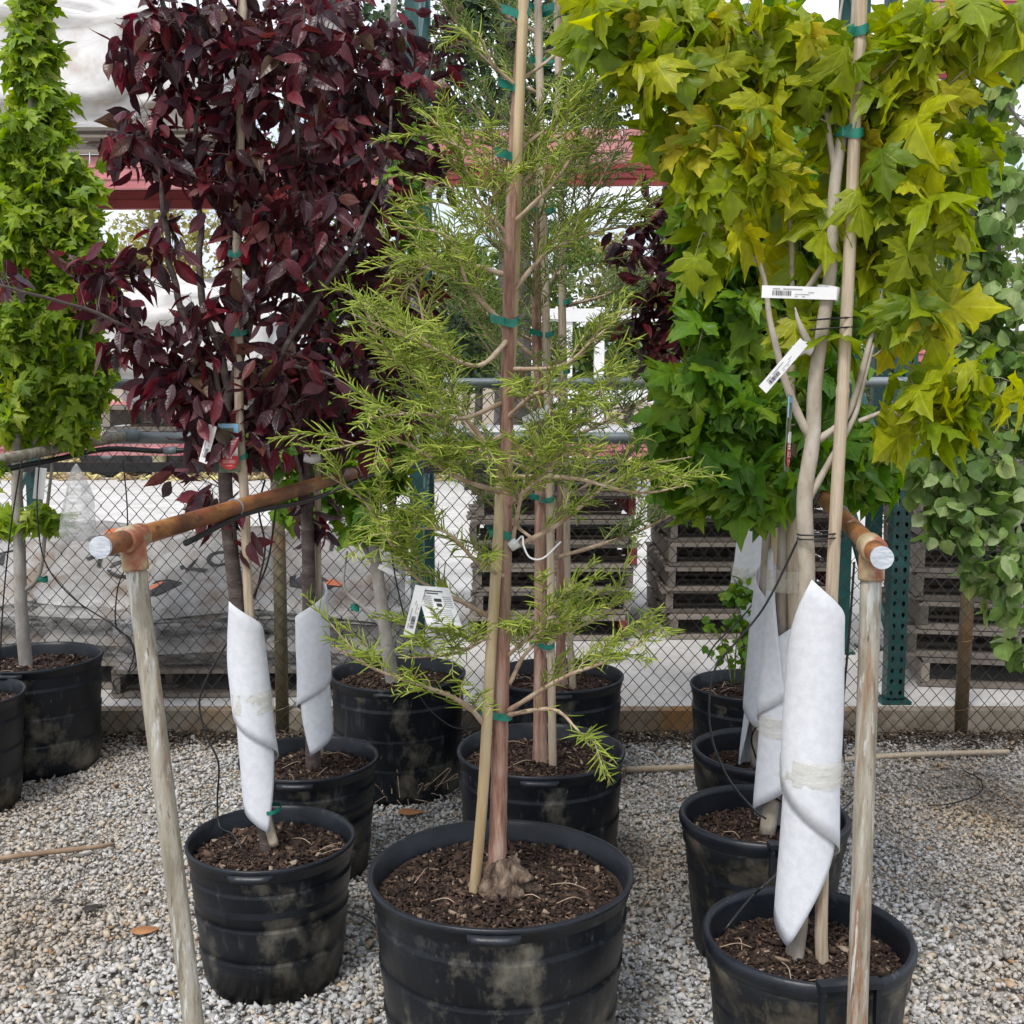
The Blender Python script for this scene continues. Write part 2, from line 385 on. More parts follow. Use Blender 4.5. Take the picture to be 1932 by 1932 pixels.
m_bark_cy = mat('cypress_bark', [(.28, (.20, .10, .07)), (.5, (.36, .205, .15)), (.72, (.46, .33, .26))], 22, (2.5, 2.5, .30), rough=.85, bump=.7, bscale=60, bstretch=(3, 3, .3), second=[((.33, .27, .20), 7, .52, .72, (2, 2, .5), .9), ((.42, .15, .06), 9, .66, .76, (1, 1, .6), .9)])
m_bark_cyg = mat('cypress_root_bark', [(.30, (.045, .030, .021)), (.5, (.15, .10, .070)), (.72, (.28, .215, .155))], 40, (1, 1, .30), rough=.92, bump=1.0, bscale=55, bstretch=(2, 2, .5), second=((.10, .045, .03), 18, .55, .66, (1, 1, 1), .9))
m_twig_cy = mat('cypress_twig', [(.3, (.30, .20, .13)), (.7, (.50, .39, .28))], 30, rough=.8)
m_bark_plum = mat('plum_bark', [(.3, (.055, .038, .034)), (.6, (.10, .075, .066)), (.8, (.15, .12, .105))], 16, (1, 1, 2.5), rough=.75, bump=.5, bscale=40, bstretch=(1, 1, 3), second=((.20, .17, .15), 12, .62, .75, (1, 1, 2.5), .8))
m_bark_maple = mat('maple_bark', [(.3, (.33, .28, .21)), (.6, (.44, .39, .32)), (.8, (.50, .46, .40))], 22, (1, 1, .5), rough=.8, bump=.35, bscale=50, second=((.25, .20, .14), 45, .60, .74, (1, 1, .6), .85))
m_bark_grey = mat('grey_maple_bark', [(.3, (.23, .21, .18)), (.7, (.36, .335, .30))], 18, (1, 1, .6), rough=.85, bump=.4, bscale=45, second=((.15, .13, .11), 30, .6, .72, (1, 1, 3), .85))
m_bark_dark = mat('dark_tree_bark', [(.3, (.04, .035, .03)), (.7, (.10, .09, .08))], 9, (1, 1, .4), rough=.9, bump=.6, bscale=14)
m_lf_maple = leafmat('spring_maple_leaf', [(0, (.15, .23, .008)), (.35, (.25, .32, .010)), (.7, (.35, .395, .014)), (.92, (.46, .45, .018)), (1, (.40, .32, .03))], .50, vein=.12, tcol=1.5, ribs='palm', rib=.22)
m_lf_green = leafmat('green_maple_leaf', [(0, (.06, .15, .012)), (.4, (.105, .23, .015)), (.8, (.17, .30, .020)), (1, (.25, .34, .03))], .40, ribs='palm', rib=.25)
m_lf_col = leafmat('column_maple_leaf', [(0, (.12, .21, .014)), (.4, (.20, .31, .020)), (.75, (.28, .39, .030)), (1, (.40, .46, .06))], .45, ribs='palm', rib=.25)
m_lf_plum = leafmat('plum_leaf', [(0, (.022, .008, .012)), (.35, (.042, .011, .016)), (.66, (.070, .012, .018)), (.88, (.13, .014, .022)), (1, (.070, .042, .022))], .24, rough=.36, spec=.42, tcol=2.4, ribs='pinnate', rib=.35)
m_lf_aspen = leafmat('aspen_leaf', [(0, (.085, .16, .034)), (.4, (.165, .265, .06)), (.75, (.26, .36, .11)), (.93, (.36, .44, .22)), (1, (.36, .42, .08))], .42, rough=.45, ribs='pinnate', rib=.3)
m_lf_cotton = leafmat('cottonwood_leaf', [(0, (.022, .045, .018)), (.5, (.040, .075, .028)), (1, (.075, .12, .045))], .25)
m_lf_pale = leafmat('pale_spring_leaf', [(0, (.14, .17, .06)), (.5, (.22, .25, .09)), (1, (.34, .35, .16))], .4)
m_lf_willow = leafmat('willow_leaf', [(0, (.22, .21, .05)), (.5, (.34, .32, .09)), (1, (.42, .40, .14))], .4)
m_lf_cy = leafmat('cypress_shoot', [(0, (.17, .24, .03)), (.4, (.33, .43, .055)), (.8, (.47, .56, .09)), (1, (.58, .62, .15))], .38, vein=.05)
m_lf_cyd = leafmat('cypress_shoot_deep', [(0, (.10, .18, .034)), (.5, (.19, .30, .05)), (1, (.32, .41, .09))], .35, vein=.05)
m_lf_shrub = leafmat('shrub_leaf', [(0, (.05, .10, .02)), (.5, (.10, .17, .03)), (1, (.20, .26, .05))], .3)
# ------------------------------------------------------------------ where the pots stand (rim centre in the picture, rim height, diameter)
def potspec(u, v, z, dia, base=None):
    c = PZ(u, v, z); return dict(x=c[0], y=c[1], z=z, r=dia / 2, rb=(base or dia * .82) / 2)
POTS = dict(
    centre=potspec(944, 1640, .43, .60, .50), back=potspec(1020, 1412, .42, .515, .45), behind=potspec(1050, 1272, .43, .50, .44),
    plum=potspec(511, 1578, .37, .433, .345), plum2=potspec(583, 1428, .37, .43, .345), maple3=potspec(750, 1268, .44, .51, .46),
    column=potspec(68, 1238, .44, .50, .44), edge=potspec(-80, 1308, .42, .46, .38),
    right=potspec(1524, 1757, .38, .447, .36), right2=potspec(1441, 1533, .38, .45, .36), right3=potspec(1442, 1412, .38, .45, .36), right4=potspec(1412, 1290, .41, .43, .37),
    aspen=dict(x=2.05, y=3.55, z=.42, r=.25, rb=.21))
FY = 4.86                       # the fence line

# ------------------------------------------------------------------ ground
def sheet(name, x0, x1, y0, y1, z, m, n=1):
    mb = MB(); mb.add([(x0, y0, z), (x1, y0, z), (x1, y1, z), (x0, y1, z)], [(0, 1, 2, 3)]); return struct(obj(name, mb, m, smoothed=False))
sheet('ground', -1500, 1500, -1500, 1500, -.05, m_dirt)
sheet('gravel_bed', -6, 6, -3, FY + .02, -.006, m_bed)
# concrete yard behind the fence, in cast bays with open joints
yard = empty('concrete_yard', (0, 12, 0)); yard['kind'] = 'structure'
for i in range(-4, 4):
    for j in range(5):
        mb = MB(); x0, y0 = i * 3.6 + .32, 4.963 + j * 3.4
        mb.box((x0 + 1.8, y0 + 1.7, .02), (3.585, 3.385, .15)); obj('concrete_slab', mb, m_concrete if j else m_concrete, yard, False)
curb = MB(); curb.box((0, 4.925, .03), (9.0, .07, .15)); struct(obj('kerb_edge', curb, m_curb, smoothed=False))

def ico():
    t = (1 + 5 ** .5) / 2
    V = np.array([(-1, t, 0), (1, t, 0), (-1, -t, 0), (1, -t, 0), (0, -1, t), (0, 1, t), (0, -1, -t), (0, 1, -t), (t, 0, -1), (t, 0, 1), (-t, 0, -1), (-t, 0, 1)], float)
    V /= np.linalg.norm(V[0])
    T = np.array([(0, 11, 5), (0, 5, 1), (0, 1, 7), (0, 7, 10), (0, 10, 11), (1, 5, 9), (5, 11, 4), (11, 10, 2), (10, 7, 6), (7, 1, 8), (3, 9, 4), (3, 4, 2), (3, 2, 6), (3, 6, 8), (3, 8, 9), (4, 9, 5), (2, 4, 11), (6, 2, 10), (8, 6, 7), (9, 8, 1)])
    return V, T
def cube8():
    V = np.array([[x, y, z] for x in (-1, 1) for y in (-1, 1) for z in (-1, 1)], float) * .62
    T = np.array([(0, 1, 3), (0, 3, 2), (4, 6, 7), (4, 7, 5), (0, 4, 5), (0, 5, 1), (2, 3, 7), (2, 7, 6), (0, 2, 6), (0, 6, 4), (1, 5, 7), (1, 7, 3)])
    return V, T
def octa():
    V = np.array([(1, 0, .1), (-.3, .9, -.1), (-.9, -.2, .1), (.2, -.95, 0), (.1, .05, 1), (0, -.1, -1)], float)
    return V, np.array([(0, 1, 4), (1, 2, 4), (2, 3, 4), (3, 0, 4), (1, 0, 5), (2, 1, 5), (3, 2, 5), (0, 3, 5)])
def cubey():
    V, T = ico(); V = V * np.array([1.0, .95, .9]); V = np.sign(V) * np.abs(V) ** .62; return V, T
def rotmats(n, tilt=.6):
    a = RNG.uniform(0, 2 * math.pi, n); b = RNG.normal(0, tilt, n); c = RNG.normal(0, tilt, n)
    ca, sa, cb, sb, cc, sc_ = np.cos(a), np.sin(a), np.cos(b), np.sin(b), np.cos(c), np.sin(c)
    Z = np.zeros(n); O = np.ones(n)
    Rz = np.stack([ca, -sa, Z, sa, ca, Z, Z, Z, O], 1).reshape(n, 3, 3)
    Rx = np.stack([O, Z, Z, Z, cb, -sb, Z, sb, cb], 1).reshape(n, 3, 3)
    Ry = np.stack([cc, Z, sc_, Z, O, Z, -sc_, Z, cc], 1).reshape(n, 3, 3)
    return Rz @ Rx @ Ry
def scatter(base, pos, size, R, jitter=.22, nvar=12):
    V0, T0 = base; n = len(pos)
    var = np.stack([V0 * (1 + RNG.uniform(-jitter, jitter, (len(V0), 1))) + RNG.normal(0, jitter * .35, V0.shape) for _ in range(nvar)])
    P = var[RNG.integers(0, nvar, n)] * size[:, None, :]
    P = np.einsum('nij,nkj->nki', R, P) + pos[:, None, :]
    T = (T0[None] + (np.arange(n) * len(V0))[:, None, None]).reshape(-1, 3)
    return P.reshape(-1, 3), T
def keep_out(x, y, m=.0):
    k = np.ones(len(x), bool)
    for p in POTS.values(): k &= (x - p['x']) ** 2 + (y - p['y']) ** 2 > (p['rb'] - .015 + m) ** 2
    return k
def gravel(n, y0, y1, base, wide):
    y = RNG.uniform(y0, y1, n); x = RNG.uniform(-1, 1, n) * (.45 * y + wide)
    k = keep_out(x, y); x, y = x[k], y[k]; n = len(x)
    s = np.clip(RNG.lognormal(math.log(.0078), .30, n), .004, .015)
    size = np.stack([s * RNG.uniform(.8, 1.5, n), s * RNG.uniform(.6, 1.0, n), s * RNG.uniform(.35, .75, n)], 1)
    z = RNG.uniform(.0, .012, n) + .006 * np.sin(x * 5.1 + 1.3) * np.cos(y * 4.3)
    return scatter(base, np.stack([x, y, z], 1), size, rotmats(n, .5), .34, 40)
gv, gt = gravel(40000, 1.75, 3.25, cube8(), .55)
gv2, gt2 = gravel(58000, 3.25, FY + .0, octa(), .75)
o = obj('gravel', (np.concatenate([gv, gv2]), np.concatenate([gt, gt2 + len(gv)])), m_gravel, fast=True, kind='stuff')
tag(o, 'pale grey and tan crushed gravel spread under the pots', 'gravel')
# leaf litter and bark crumbs along the foot of the fence
n = 5200; x = RNG.uniform(-3, 3.2, n); y = FY - np.abs(RNG.normal(0, .09, n)); k = keep_out(x, y, .02) & (y > 4.3); x, y = x[k], y[k]; n = len(x)
s = RNG.uniform(.004, .013, n); v_, t_ = scatter(octa(), np.stack([x, y, RNG.uniform(.012, .03, n)], 1), np.stack([s * 2, s * .7, s * .35], 1), rotmats(n, .4))
tag(obj('leaf_litter', (v_, t_), m_litter, fast=True, kind='stuff'), 'dark leaf litter and bark crumbs along the fence foot', 'litter')

# ------------------------------------------------------------------ chain-link fence
fence = empty('chain_link_fence', (0, FY, 0), 'wire chain link fence with grey pipe rails across the yard behind the pots', 'fence')
W, H, RT = .0295, .068, 1.50
K = int(RT / (H / 2)); NW = 280
i = np.arange(-NW // 2, NW // 2); k = np.arange(K + 1)
sgn = np.where((i[:, None] + k[None, :]) % 2 == 0, 1, -1)
X = i[:, None] * W + sgn * W * .52 + RNG.normal(0, .0008, (NW, K + 1)); Zz = np.broadcast_to(k * H / 2 + .012, X.shape) + RNG.normal(0, .0008, X.shape)
Yy = FY + sgn * .0022 + .006 * np.sin(X * 2.3)
r = .0021
off = np.array([(r, 0, 0), (0, r, 0), (-r, 0, 0), (0, -r, 0)])
V = (np.stack([X, Yy, Zz], -1)[:, :, None, :] + off).reshape(-1, 3)
q = []
for a in range(4):
    b = (a + 1) % 4
    q.append(np.stack([k[:-1] * 4 + a, k[:-1] * 4 + b, (k[:-1] + 1) * 4 + b, (k[:-1] + 1) * 4 + a], -1))
q = np.concatenate(q); Q = (q[None] + (np.arange(NW) * (K + 1) * 4)[:, None, None]).reshape(-1, 4)
obj('wire_mesh', (V, Q), m_wire, fence, fast=True, kind='stuff')
for (u, a) in ((-3.9, 0), (PY(528, 1180, FY + .03)[0], 1), (PY(1822, 1180, FY + .03)[0], 1)):
    mb = MB(); mb.tube([(u, FY + .034, -.02), (u + .004, FY + .034, .7), (u, FY + .034, RT + .03)], .0285, 16); obj('fence_post', mb, m_oldpost, fence)
    for z in (.12, .42, .71, 1.0, 1.28):
        t = np.linspace(0, 2 * math.pi, 22)
        mb = MB(); mb.tube(np.stack([u + .033 * np.cos(t), FY + .030 + .036 * np.sin(t), z + .01 * np.cos(t)], 1), .0018, 5, False); obj('tie_wire', mb, m_oldpost, fence)
mb = MB(); mb.tube([(x_, FY + .012, RT + .01 + .004 * math.sin(x_)) for x_ in np.linspace(-4.2, 4.2, 15)], .021, 12); obj('top_rail', mb, m_galv, fence)
mb = MB(); mb.tube([(x_, FY - .045, 1.285) for x_ in np.linspace(-1.66, 4.2, 15)], .024, 12); obj('lower_rail', mb, m_galv, fence)

# ------------------------------------------------------------------ pallet racks
def teardrop_face(mb, x0, x1, z0, z1, y, n=12):
    cx, cz, hw, hh = (x0 + x1) / 2, (z0 + z1) / 2, (x1 - x0) / 2, (z1 - z0) / 2; inner, outer = [], []
    ring = [(1, -1), (1, -.33), (1, .33), (1, 1), (.33, 1), (-.33, 1), (-1, 1), (-1, .33), (-1, -.33), (-1, -1), (-.33, -1), (.33, -1)]
    for ex, ez in ring:
        q = math.hypot(ex, ez); ca, sa = ex / q, ez / q
        w = .0082 * (1 if sa > 0 else .6 + .4 * (1 + sa)); inner.append((cx + w * ca, y, cz + .0120 * sa)); outer.append((cx + ex * hw, y, cz + ez * hh))
    mb.add(inner + outer, [(i, (i + 1) % n, n + (i + 1) % n, n + i) for i in range(n)])
def upright(name, parent, x, y, ztop, holes, w=.076, d=.07):
    mb = MB()
    if holes:
        zz = .12
        while zz < ztop:
            teardrop_face(mb, x - w / 2, x, zz, zz + .05, y); teardrop_face(mb, x, x + w / 2, zz, zz + .05, y); zz += .05
        zz = .12
    else: mb.box((x, y + .002, ztop / 2 + .05), (w, .004, ztop - .1))
    for s in (-1, 1): mb.box((x + s * (w / 2 - .0015), y + d / 2 + .002, ztop / 2 + .05), (.003, d, ztop - .1))
    mb.box((x, y + d, ztop / 2 + .05), (w * .96, .003, ztop - .1))
    mb.box((x, y + d / 2, .104), (.13, .12, .012))
    return obj(name, mb, m_teal, parent, False)
def beam(parent, p0, p1, zt, h=.16, m=None):
    p0, p1 = np.array(p0, float), np.array(p1, float); d = p1 - p0; L = np.linalg.norm(d); d /= L; nrm = np.array([d[1], -d[0]])
    prof = [(0, 0), (0, -h * .24), (.006, -h * .26), (.006, -h * .34), (0, -h * .36), (0, -h * .62), (.006, -h * .64), (.006, -h * .72), (0, -h * .74), (0, -h), (-.05, -h), (-.05, -.03), (-.02, -.03), (-.02, 0)]
    V = []
    for P in (p0, p1):
        for a, z in prof: V.append((P[0] + nrm[0] * a, P[1] + nrm[1] * a, zt + z))
    k = len(prof); mb = MB(); mb.add(V, [(i, (i + 1) % k, k + (i + 1) % k, k + i) for i in range(k)] + [tuple(range(k - 1, -1, -1)), tuple(range(k, 2 * k))])
    return obj('beam', mb, m or m_red, parent, False)
def deck(parent, x0, x1, y0, y1, z, px=.10, py=.05):
    mb = MB()
    for x_ in np.arange(x0, x1, px): mb.tube([(x_, y0 - .012, z - .05), (x_, y0 - .01, z + .004), (x_, y1, z + .004)], .003, 4, False)
    for y_ in np.arange(y0, y1, py): mb.tube([(x0, y_, z), (x1, y_, z)], .0028, 4, False)
    return obj('wire_deck', mb, m_wired, parent, kind='stuff')
rack = empty('pallet_rack', (-.5, 6.5, .095), 'green and red pallet rack standing in the yard behind the fence', 'rack')
fy = lambda x_: 6.12 - .035 * (x_ + .5)
XS = (-2.92, -.505, 1.90)
for x_ in XS:
    upright('upright', rack, x_, fy(x_), 4.6, False, .07)
    upright('upright', rack, x_, fy(x_) + .85, 4.6, False, .07)
    for z0, z1 in ((.35, 1.0), (1.0, .35 + 1.3), (1.65, 2.3), (2.3, 2.95), (3.0, 3.7)):
        mb = MB(); mb.tube([(x_, fy(x_) + .05, z0), (x_, fy(x_) + .86, z1)], .016, 6); obj('brace', mb, m_teal, rack)
for a, b, zt in ((XS[0], XS[1], 2.655), (XS[1], XS[2], 2.775)):
    beam(rack, (a + .036, fy(a)), (b - .036, fy(b)), zt); beam(rack, (a + .036, fy(a) + .90), (b - .036, fy(b) + .90), zt, .14, m_redd)
    beam(rack, (a + .036, fy(a)), (b - .036, fy(b)), 1.225, .11); beam(rack, (a + .036, fy(a) + .92), (b - .036, fy(b) + .92), 1.225, .11, m_redd)
    deck(rack, a + .06, b - .06, fy(b) + .03, fy(b) + .88, zt + .006); deck(rack, a + .06, b - .06, fy(b) + .03, fy(b) + 1.0, 1.235)
    for x_ in np.linspace(a + .5, b - .5, 3):
        mb = MB(); mb.box((x_, fy(b) + .48, 1.20), (.05, .88, .03)); obj('cross_bar', mb, m_redd, rack, False)
    mb = MB(); mb.box(((a + b) / 2, fy(b) - .03, 1.06), (b - a - .1, .03, .05)); obj('lower_bar', mb, m_black, rack, False)
rackb = empty('pallet_rack', (2.3, 5.3, .095), 'green rack with teardrop slots beside the leaning grey pallets', 'rack')
xb = PY(1694, 1200, 5.03)[0]
upright('upright', rackb, xb, 5.03, 4.4, True, .078)
upright('upright', rackb, xb + .02, 5.95, 4.4, False, .07)
for z0, z1 in ((.3, .95), (.95, 1.6), (1.6, 2.3), (2.3, 3.0)):
    mb = MB(); mb.tube([(xb + .01, 5.09, z0), (xb + .02, 5.95, z1)], .016, 6); obj('brace', mb, m_teal, rackb)
beam(rackb, (xb + .04, 5.035), (xb + 2.4, 5.035), 3.13); beam(rackb, (xb + .04, 5.93), (xb + 2.4, 5.93), 3.13, .14, m_redd)
beam(rackb, (xb - 2.2, 5.16), (xb - .04, 5.06), 3.36, .16)
beam(rackb, (xb + .04, 5.035), (xb + 2.4, 5.035), 1.72, .12); deck(rackb, xb + .06, xb + 2.4, 5.04, 5.9, 1.73)
upright('upright', rackb, xb + 2.45, 5.03, 4.4, True, .078)

# ------------------------------------------------------------------ pallets, one board at a time
UNIT = MB().box((0, 0, 0), (1, 1, 1))
BOARD = [mesh_from(np.array(MB().box((0, 0, 0), (1, 1, 1), jit=.0).v) * (1 + .02 * np.random.default_rng(s_).standard_normal((8, 3))), UNIT.f, 'board', m_wood, False) for s_ in range(5)]
REDB = mesh_from(UNIT.v, UNIT.f, 'board_red', m_woodred, False)
ORD = ['lowest', 'second', 'third', 'fourth', 'fifth', 'sixth', 'seventh', 'eighth', 'ninth', 'tenth']
rb = random.Random(5)
def pallet(cx, cy, z, rz, label, group, w=1.0, d=1.0, red=False):
    """w runs along the pallet's local x (the face that shows the two fork openings)."""
    root = empty('wooden_pallet', (cx, cy, z), label, 'pallet', group)
    R = Matrix.Rotation(rz, 4, 'Z'); T = Matrix.Translation((cx, cy, z))
    def put(name, x, y, zz, sx, sy, sz, me=None):
        M = T @ R @ Matrix.Translation((x, y, zz)) @ Matrix.Rotation(rb.gauss(0, .006), 4, 'Z') @ Matrix.Diagonal((sx, sy, sz, 1)); inst(name, me or rb.choice(BOARD), M, root)
    for x_ in (-w / 2 + .02, rb.uniform(-.02, .02), w / 2 - .02): put('stringer', x_, 0, .0685, .038, d, .088, REDB if red and x_ > .1 else None)
    for y_ in (-d / 2 + .05, 0, d / 2 - .05): put('board', 0, y_, .0125, w, .09, .018)
    for j in range(6): put('board', rb.gauss(0, .006), -d / 2 + .05 + j * (d - .1) / 5, .122, w + rb.uniform(-.02, .02), .10, .018)
    return root
def stack(cx, cy, n, rz, what, w, d, jitter=.02, red=()):
    for k in range(n):
        nm = 'topmost' if k == n - 1 else ORD[k]
        pallet(cx + rb.gauss(0, jitter), cy + rb.gauss(0, jitter), .096 + k * .1325, rz + rb.gauss(0, .02), 'weathered wooden pallet, %s in the stack %s' % (nm + (' from the ground' if nm not in ('topmost', 'lowest') else ''), what), 'pallets ' + what, w, d, k in red)
pa = PY(1040, 1180, 6.2); pb = PY(1415, 1180, 6.2)
stack(pa[0], 6.75, 7, 0, 'behind the bald cypress trunks', .86, 1.0, red=(0, 3, 5))
stack(pb[0] + .03, 6.8, 7, 0, 'behind the white wrapped maple trunks', .92, 1.0, red=(2, 5))
stack(2.56, 5.74, 8, rad(-9), 'under the slotted green rack upright', 1.22, 1.0, .012, red=(5,))
pl0 = PY(560, 1300, 5.6)
pallet(pl0[0] - .1, 5.62, .096, .02, 'flat grey pallet under the wrapped bags by the rusty fence post', 'pallets under bags', 1.3, 1.0)
pallet(-2.2, 5.75, .096, .02, 'flat grey pallet under the wrapped bags behind the far maple pot', 'pallets under bags', 1.25, 1.0)
pallet(-1.55, fy(-1.5) + .45, 1.245, .0, 'dark pallet lying on the rack shelf under a tarp', 'pallets on the rack', 1.2, .95)
pallet(-2.0, fy(-2) + .45, 2.665, .0, 'dark pallet on the upper rack beam under a pale tarp', 'pallets on the rack', 1.2, .95)

# ------------------------------------------------------------------ tarps, soil bags and stretch wrap
def fbm(p, o=4): return mnoise.fractal(Vector(p), 1.0, 2.0, o)
def bundle(name, c, size, mtl, seed, sq=.34, amp=.05, freq=2.2, n=40, top=1.0, crease=(1, 1, 1)):
    """A rounded box whose skin sags and wrinkles like a sheet thrown over a load."""
    V, Fc = [], []; m = n // 2
    for i in range(m + 1):
        ph = -math.pi / 2 + math.pi * i / m
        for j in range(n):
            th = 2 * math.pi * j / n
            f_ = lambda t: math.copysign(abs(t) ** sq, t)
            x, y, z = f_(math.cos(ph)) * f_(math.cos(th)), f_(math.cos(ph)) * f_(math.sin(th)), f_(math.sin(ph))
            p = np.array([x * size[0] / 2, y * size[1] / 2, z * size[2] / 2])
            dn = fbm((p[0] * freq * crease[0] + seed, p[1] * freq * crease[1], p[2] * freq * crease[2]))
            rr = 1 + amp * dn / max(.2, min(size)) * 1.2
            hp = (1 if z < 0 else 1 - (1 - top) * (x * x + y * y) / 2 * z)
            V.append((c[0] + p[0] * rr, c[1] + p[1] * rr, c[2] + max(-size[2] / 2, p[2] * rr * hp)))
    for i in range(m):
        for j in range(n): Fc.append((i * n + j, i * n + (j + 1) % n, (i + 1) * n + (j + 1) % n, (i + 1) * n + j))
    mb = MB(); mb.add(V, Fc); return mb
t1 = obj('tarp_bundle', bundle('t', (-2.45, 6.75, 3.20), (1.75, .95, .86), None, 3, .42, .17, 2.4, 96, .35, (1, 1, 2)), m_tarp)
tag(t1, 'pale plastic tarp over a load on top of the pallet rack', 'tarp')
t2 = obj('tarp_bundle', bundle('t', (-1.62, 6.6, 1.72), (1.35, .85, .70), None, 8, .5, .16, 2.6, 96, .75, (1, 1, 2)), m_tarp)
tag(t2, 'grey white tarp over a load on the lower rack shelf', 'tarp')

def bag_surface(L, Wd, Hh, seed):
    def f(x, y):
        a, b = min(1, abs(2 * x / L)), min(1, abs(2 * y / Wd)); return Hh / 2 * ((1 - a ** 4) * (1 - b ** 3)) ** .5 + .020 * fbm((x * 6 + seed, y * 8, 0))
    return f
def text_tris(body, size):
    cu = bpy.data.curves.new('print_source', 'FONT'); cu.body = body; cu.size = size; cu.align_x = 'CENTER'; cu.align_y = 'CENTER'; cu.resolution_u = 3
    ob = bpy.data.objects.new('print_source', cu); COL.objects.link(ob)
    dg = bpy.context.evaluated_depsgraph_get(); me = bpy.data.meshes.new_from_object(ob.evaluated_get(dg))
    V = np.array([v.co[:] for v in me.vertices]); Fc = [tuple(p.vertices) for p in me.polygons]
    bpy.data.objects.remove(ob); bpy.data.curves.remove(cu); bpy.data.meshes.remove(me); return V, Fc
def bag(c, L, Wd, Hh, R, seed, label, group, prints=()):
    f = bag_surface(L, Wd, Hh, seed); nx, ny = 18, 12; V = []; Fc = []
    for s in (1, -1):
        b0 = len(V)
        for i in range(nx + 1):
            for j in range(ny + 1):
                x, y = (i / nx - .5) * L, (j / ny - .5) * Wd
                V.append((x, y, s * max(.002, f(x, y)))) 
        for i in range(nx):
            for j in range(ny):
                q = (b0 + i * (ny + 1) + j, b0 + (i + 1) * (ny + 1) + j, b0 + (i + 1) * (ny + 1) + j + 1, b0 + i * (ny + 1) + j + 1); Fc.append(q if s > 0 else q[::-1])
    Rm = np.array(R.to_3x3()); V = np.array(V) @ Rm.T + np.array(c); mb = MB(); mb.add(V, Fc)
    o = tag(obj('soil_bag', mb, m_bag), label, 'bag', group)
    for kind, x, y, rot, size in prints:
        if kind[0] == '#':
            th = np.linspace(0, 2 * math.pi, 9)[:-1]; P = [(size * math.cos(t) * (1 + .3 * math.sin(3 * t + seed)), size * .55 * math.sin(t)) for t in th]; Fp = [tuple(range(8))]; mt = m_orange if kind == '#o' else m_ink
        else:
            tv, Fp = text_tris(kind, size); P = [(p[0], p[1]) for p in tv]; mt = m_ink
        cr, sr = math.cos(rot), math.sin(rot)
        Q = [(x + p[0] * cr - p[1] * sr, y + p[0] * sr + p[1] * cr) for p in P]
        Q = np.array([(a, b, max(.002, f(a, b)) + .006) for a, b in Q]) @ Rm.T + np.array(c); mb = MB(); mb.add(Q, Fp); obj('print', mb, mt, o, False)
    return o
def E(rx, ry, rz): return Matrix.Rotation(rz, 4, 'Z') @ Matrix.Rotation(ry, 4, 'Y') @ Matrix.Rotation(rx, 4, 'X')
def bag_pile(cx, cy, z0, layers, where, seed, top_prints):
    for k in range(layers):
        for s in (-1, 1):
            side = 'left' if s < 0 else 'right'
            top = k == layers - 1
            bag((cx + s * .29 + .02 * math.sin(k * 2.1 + seed), cy + .03 * math.cos(k * 3 + seed), z0 + .07 + k * .125 + (.05 if top else 0)), .60, .78, .155, E(rad(22) if top else .03 * math.sin(k + seed), .05 * s + (.06 * s if top else 0), .04 * math.sin(k * 1.7 + seed)), seed + k * 3 + s,
                (('grey soil bag lettered %s on top of the pile %%s' % top_prints[s][0][0]) if top else 'grey soil bag in the %s layer of the pile %%s' % ORD[k]) % where, 'bags ' + where + (', top' if top else ', layer %d' % (k + 1)), top_prints[s] if top else ((('KO', 0, -.27, .1, .13),) if k == 1 and s < 0 else ()))
bag_pile(pl0[0] - .1, 5.55, .235, 3, 'by the rusty fence post', 2.3, {-1: (('KO', .02, -.06, .5, .19), ('#k', -.2, -.22, .2, .10), ('#o', -.18, -.21, .2, .06)), 1: (('AT', -.08, .10, .1, .17), ('#k', -.05, -.22, 0, .11), ('#o', .03, -.21, 0, .06))})
bag_pile(-2.22, 5.68, .235, 3, 'behind the far maple pot', 7.7, {-1: (('AT', .0, -.1, .3, .19), ('#k', -.1, .1, .3, .09)), 1: (('KO', .02, -.12, -.6, .20), ('#k', -.12, .1, .1, .08), ('#o', -.1, .2, .2, .05))})
w1 = obj('stretch_wrap', bundle('w', (pl0[0] - .1, 5.55, .36), (1.30, .96, .28), None, 21, .25, .07, 3.0, 60, .9, (1, 1, 3)), m_wrap); tag(w1, 'wrinkled clear stretch wrap round the bags by the rusty fence post', 'plastic wrap')
w2 = obj('stretch_wrap', bundle('w', (-2.2, 5.68, .38), (1.28, .98, .30), None, 33, .25, .07, 3.0, 60, .9, (1, 1, 3)), m_wrap); tag(w2, 'wrinkled clear stretch wrap round the bags behind the far maple pot', 'plastic wrap')
w3 = obj('wrapped_load', bundle('w', PY(655, 1150, 6.0) + np.array([0, .5, -.02]), (.46, .9, .82), None, 40, .3, .05, 3.0, 48, .9, (1, 1, 4)), m_tarp); tag(w3, 'grey shrink wrapped load standing between the bag pile and rack upright', 'wrapped load')

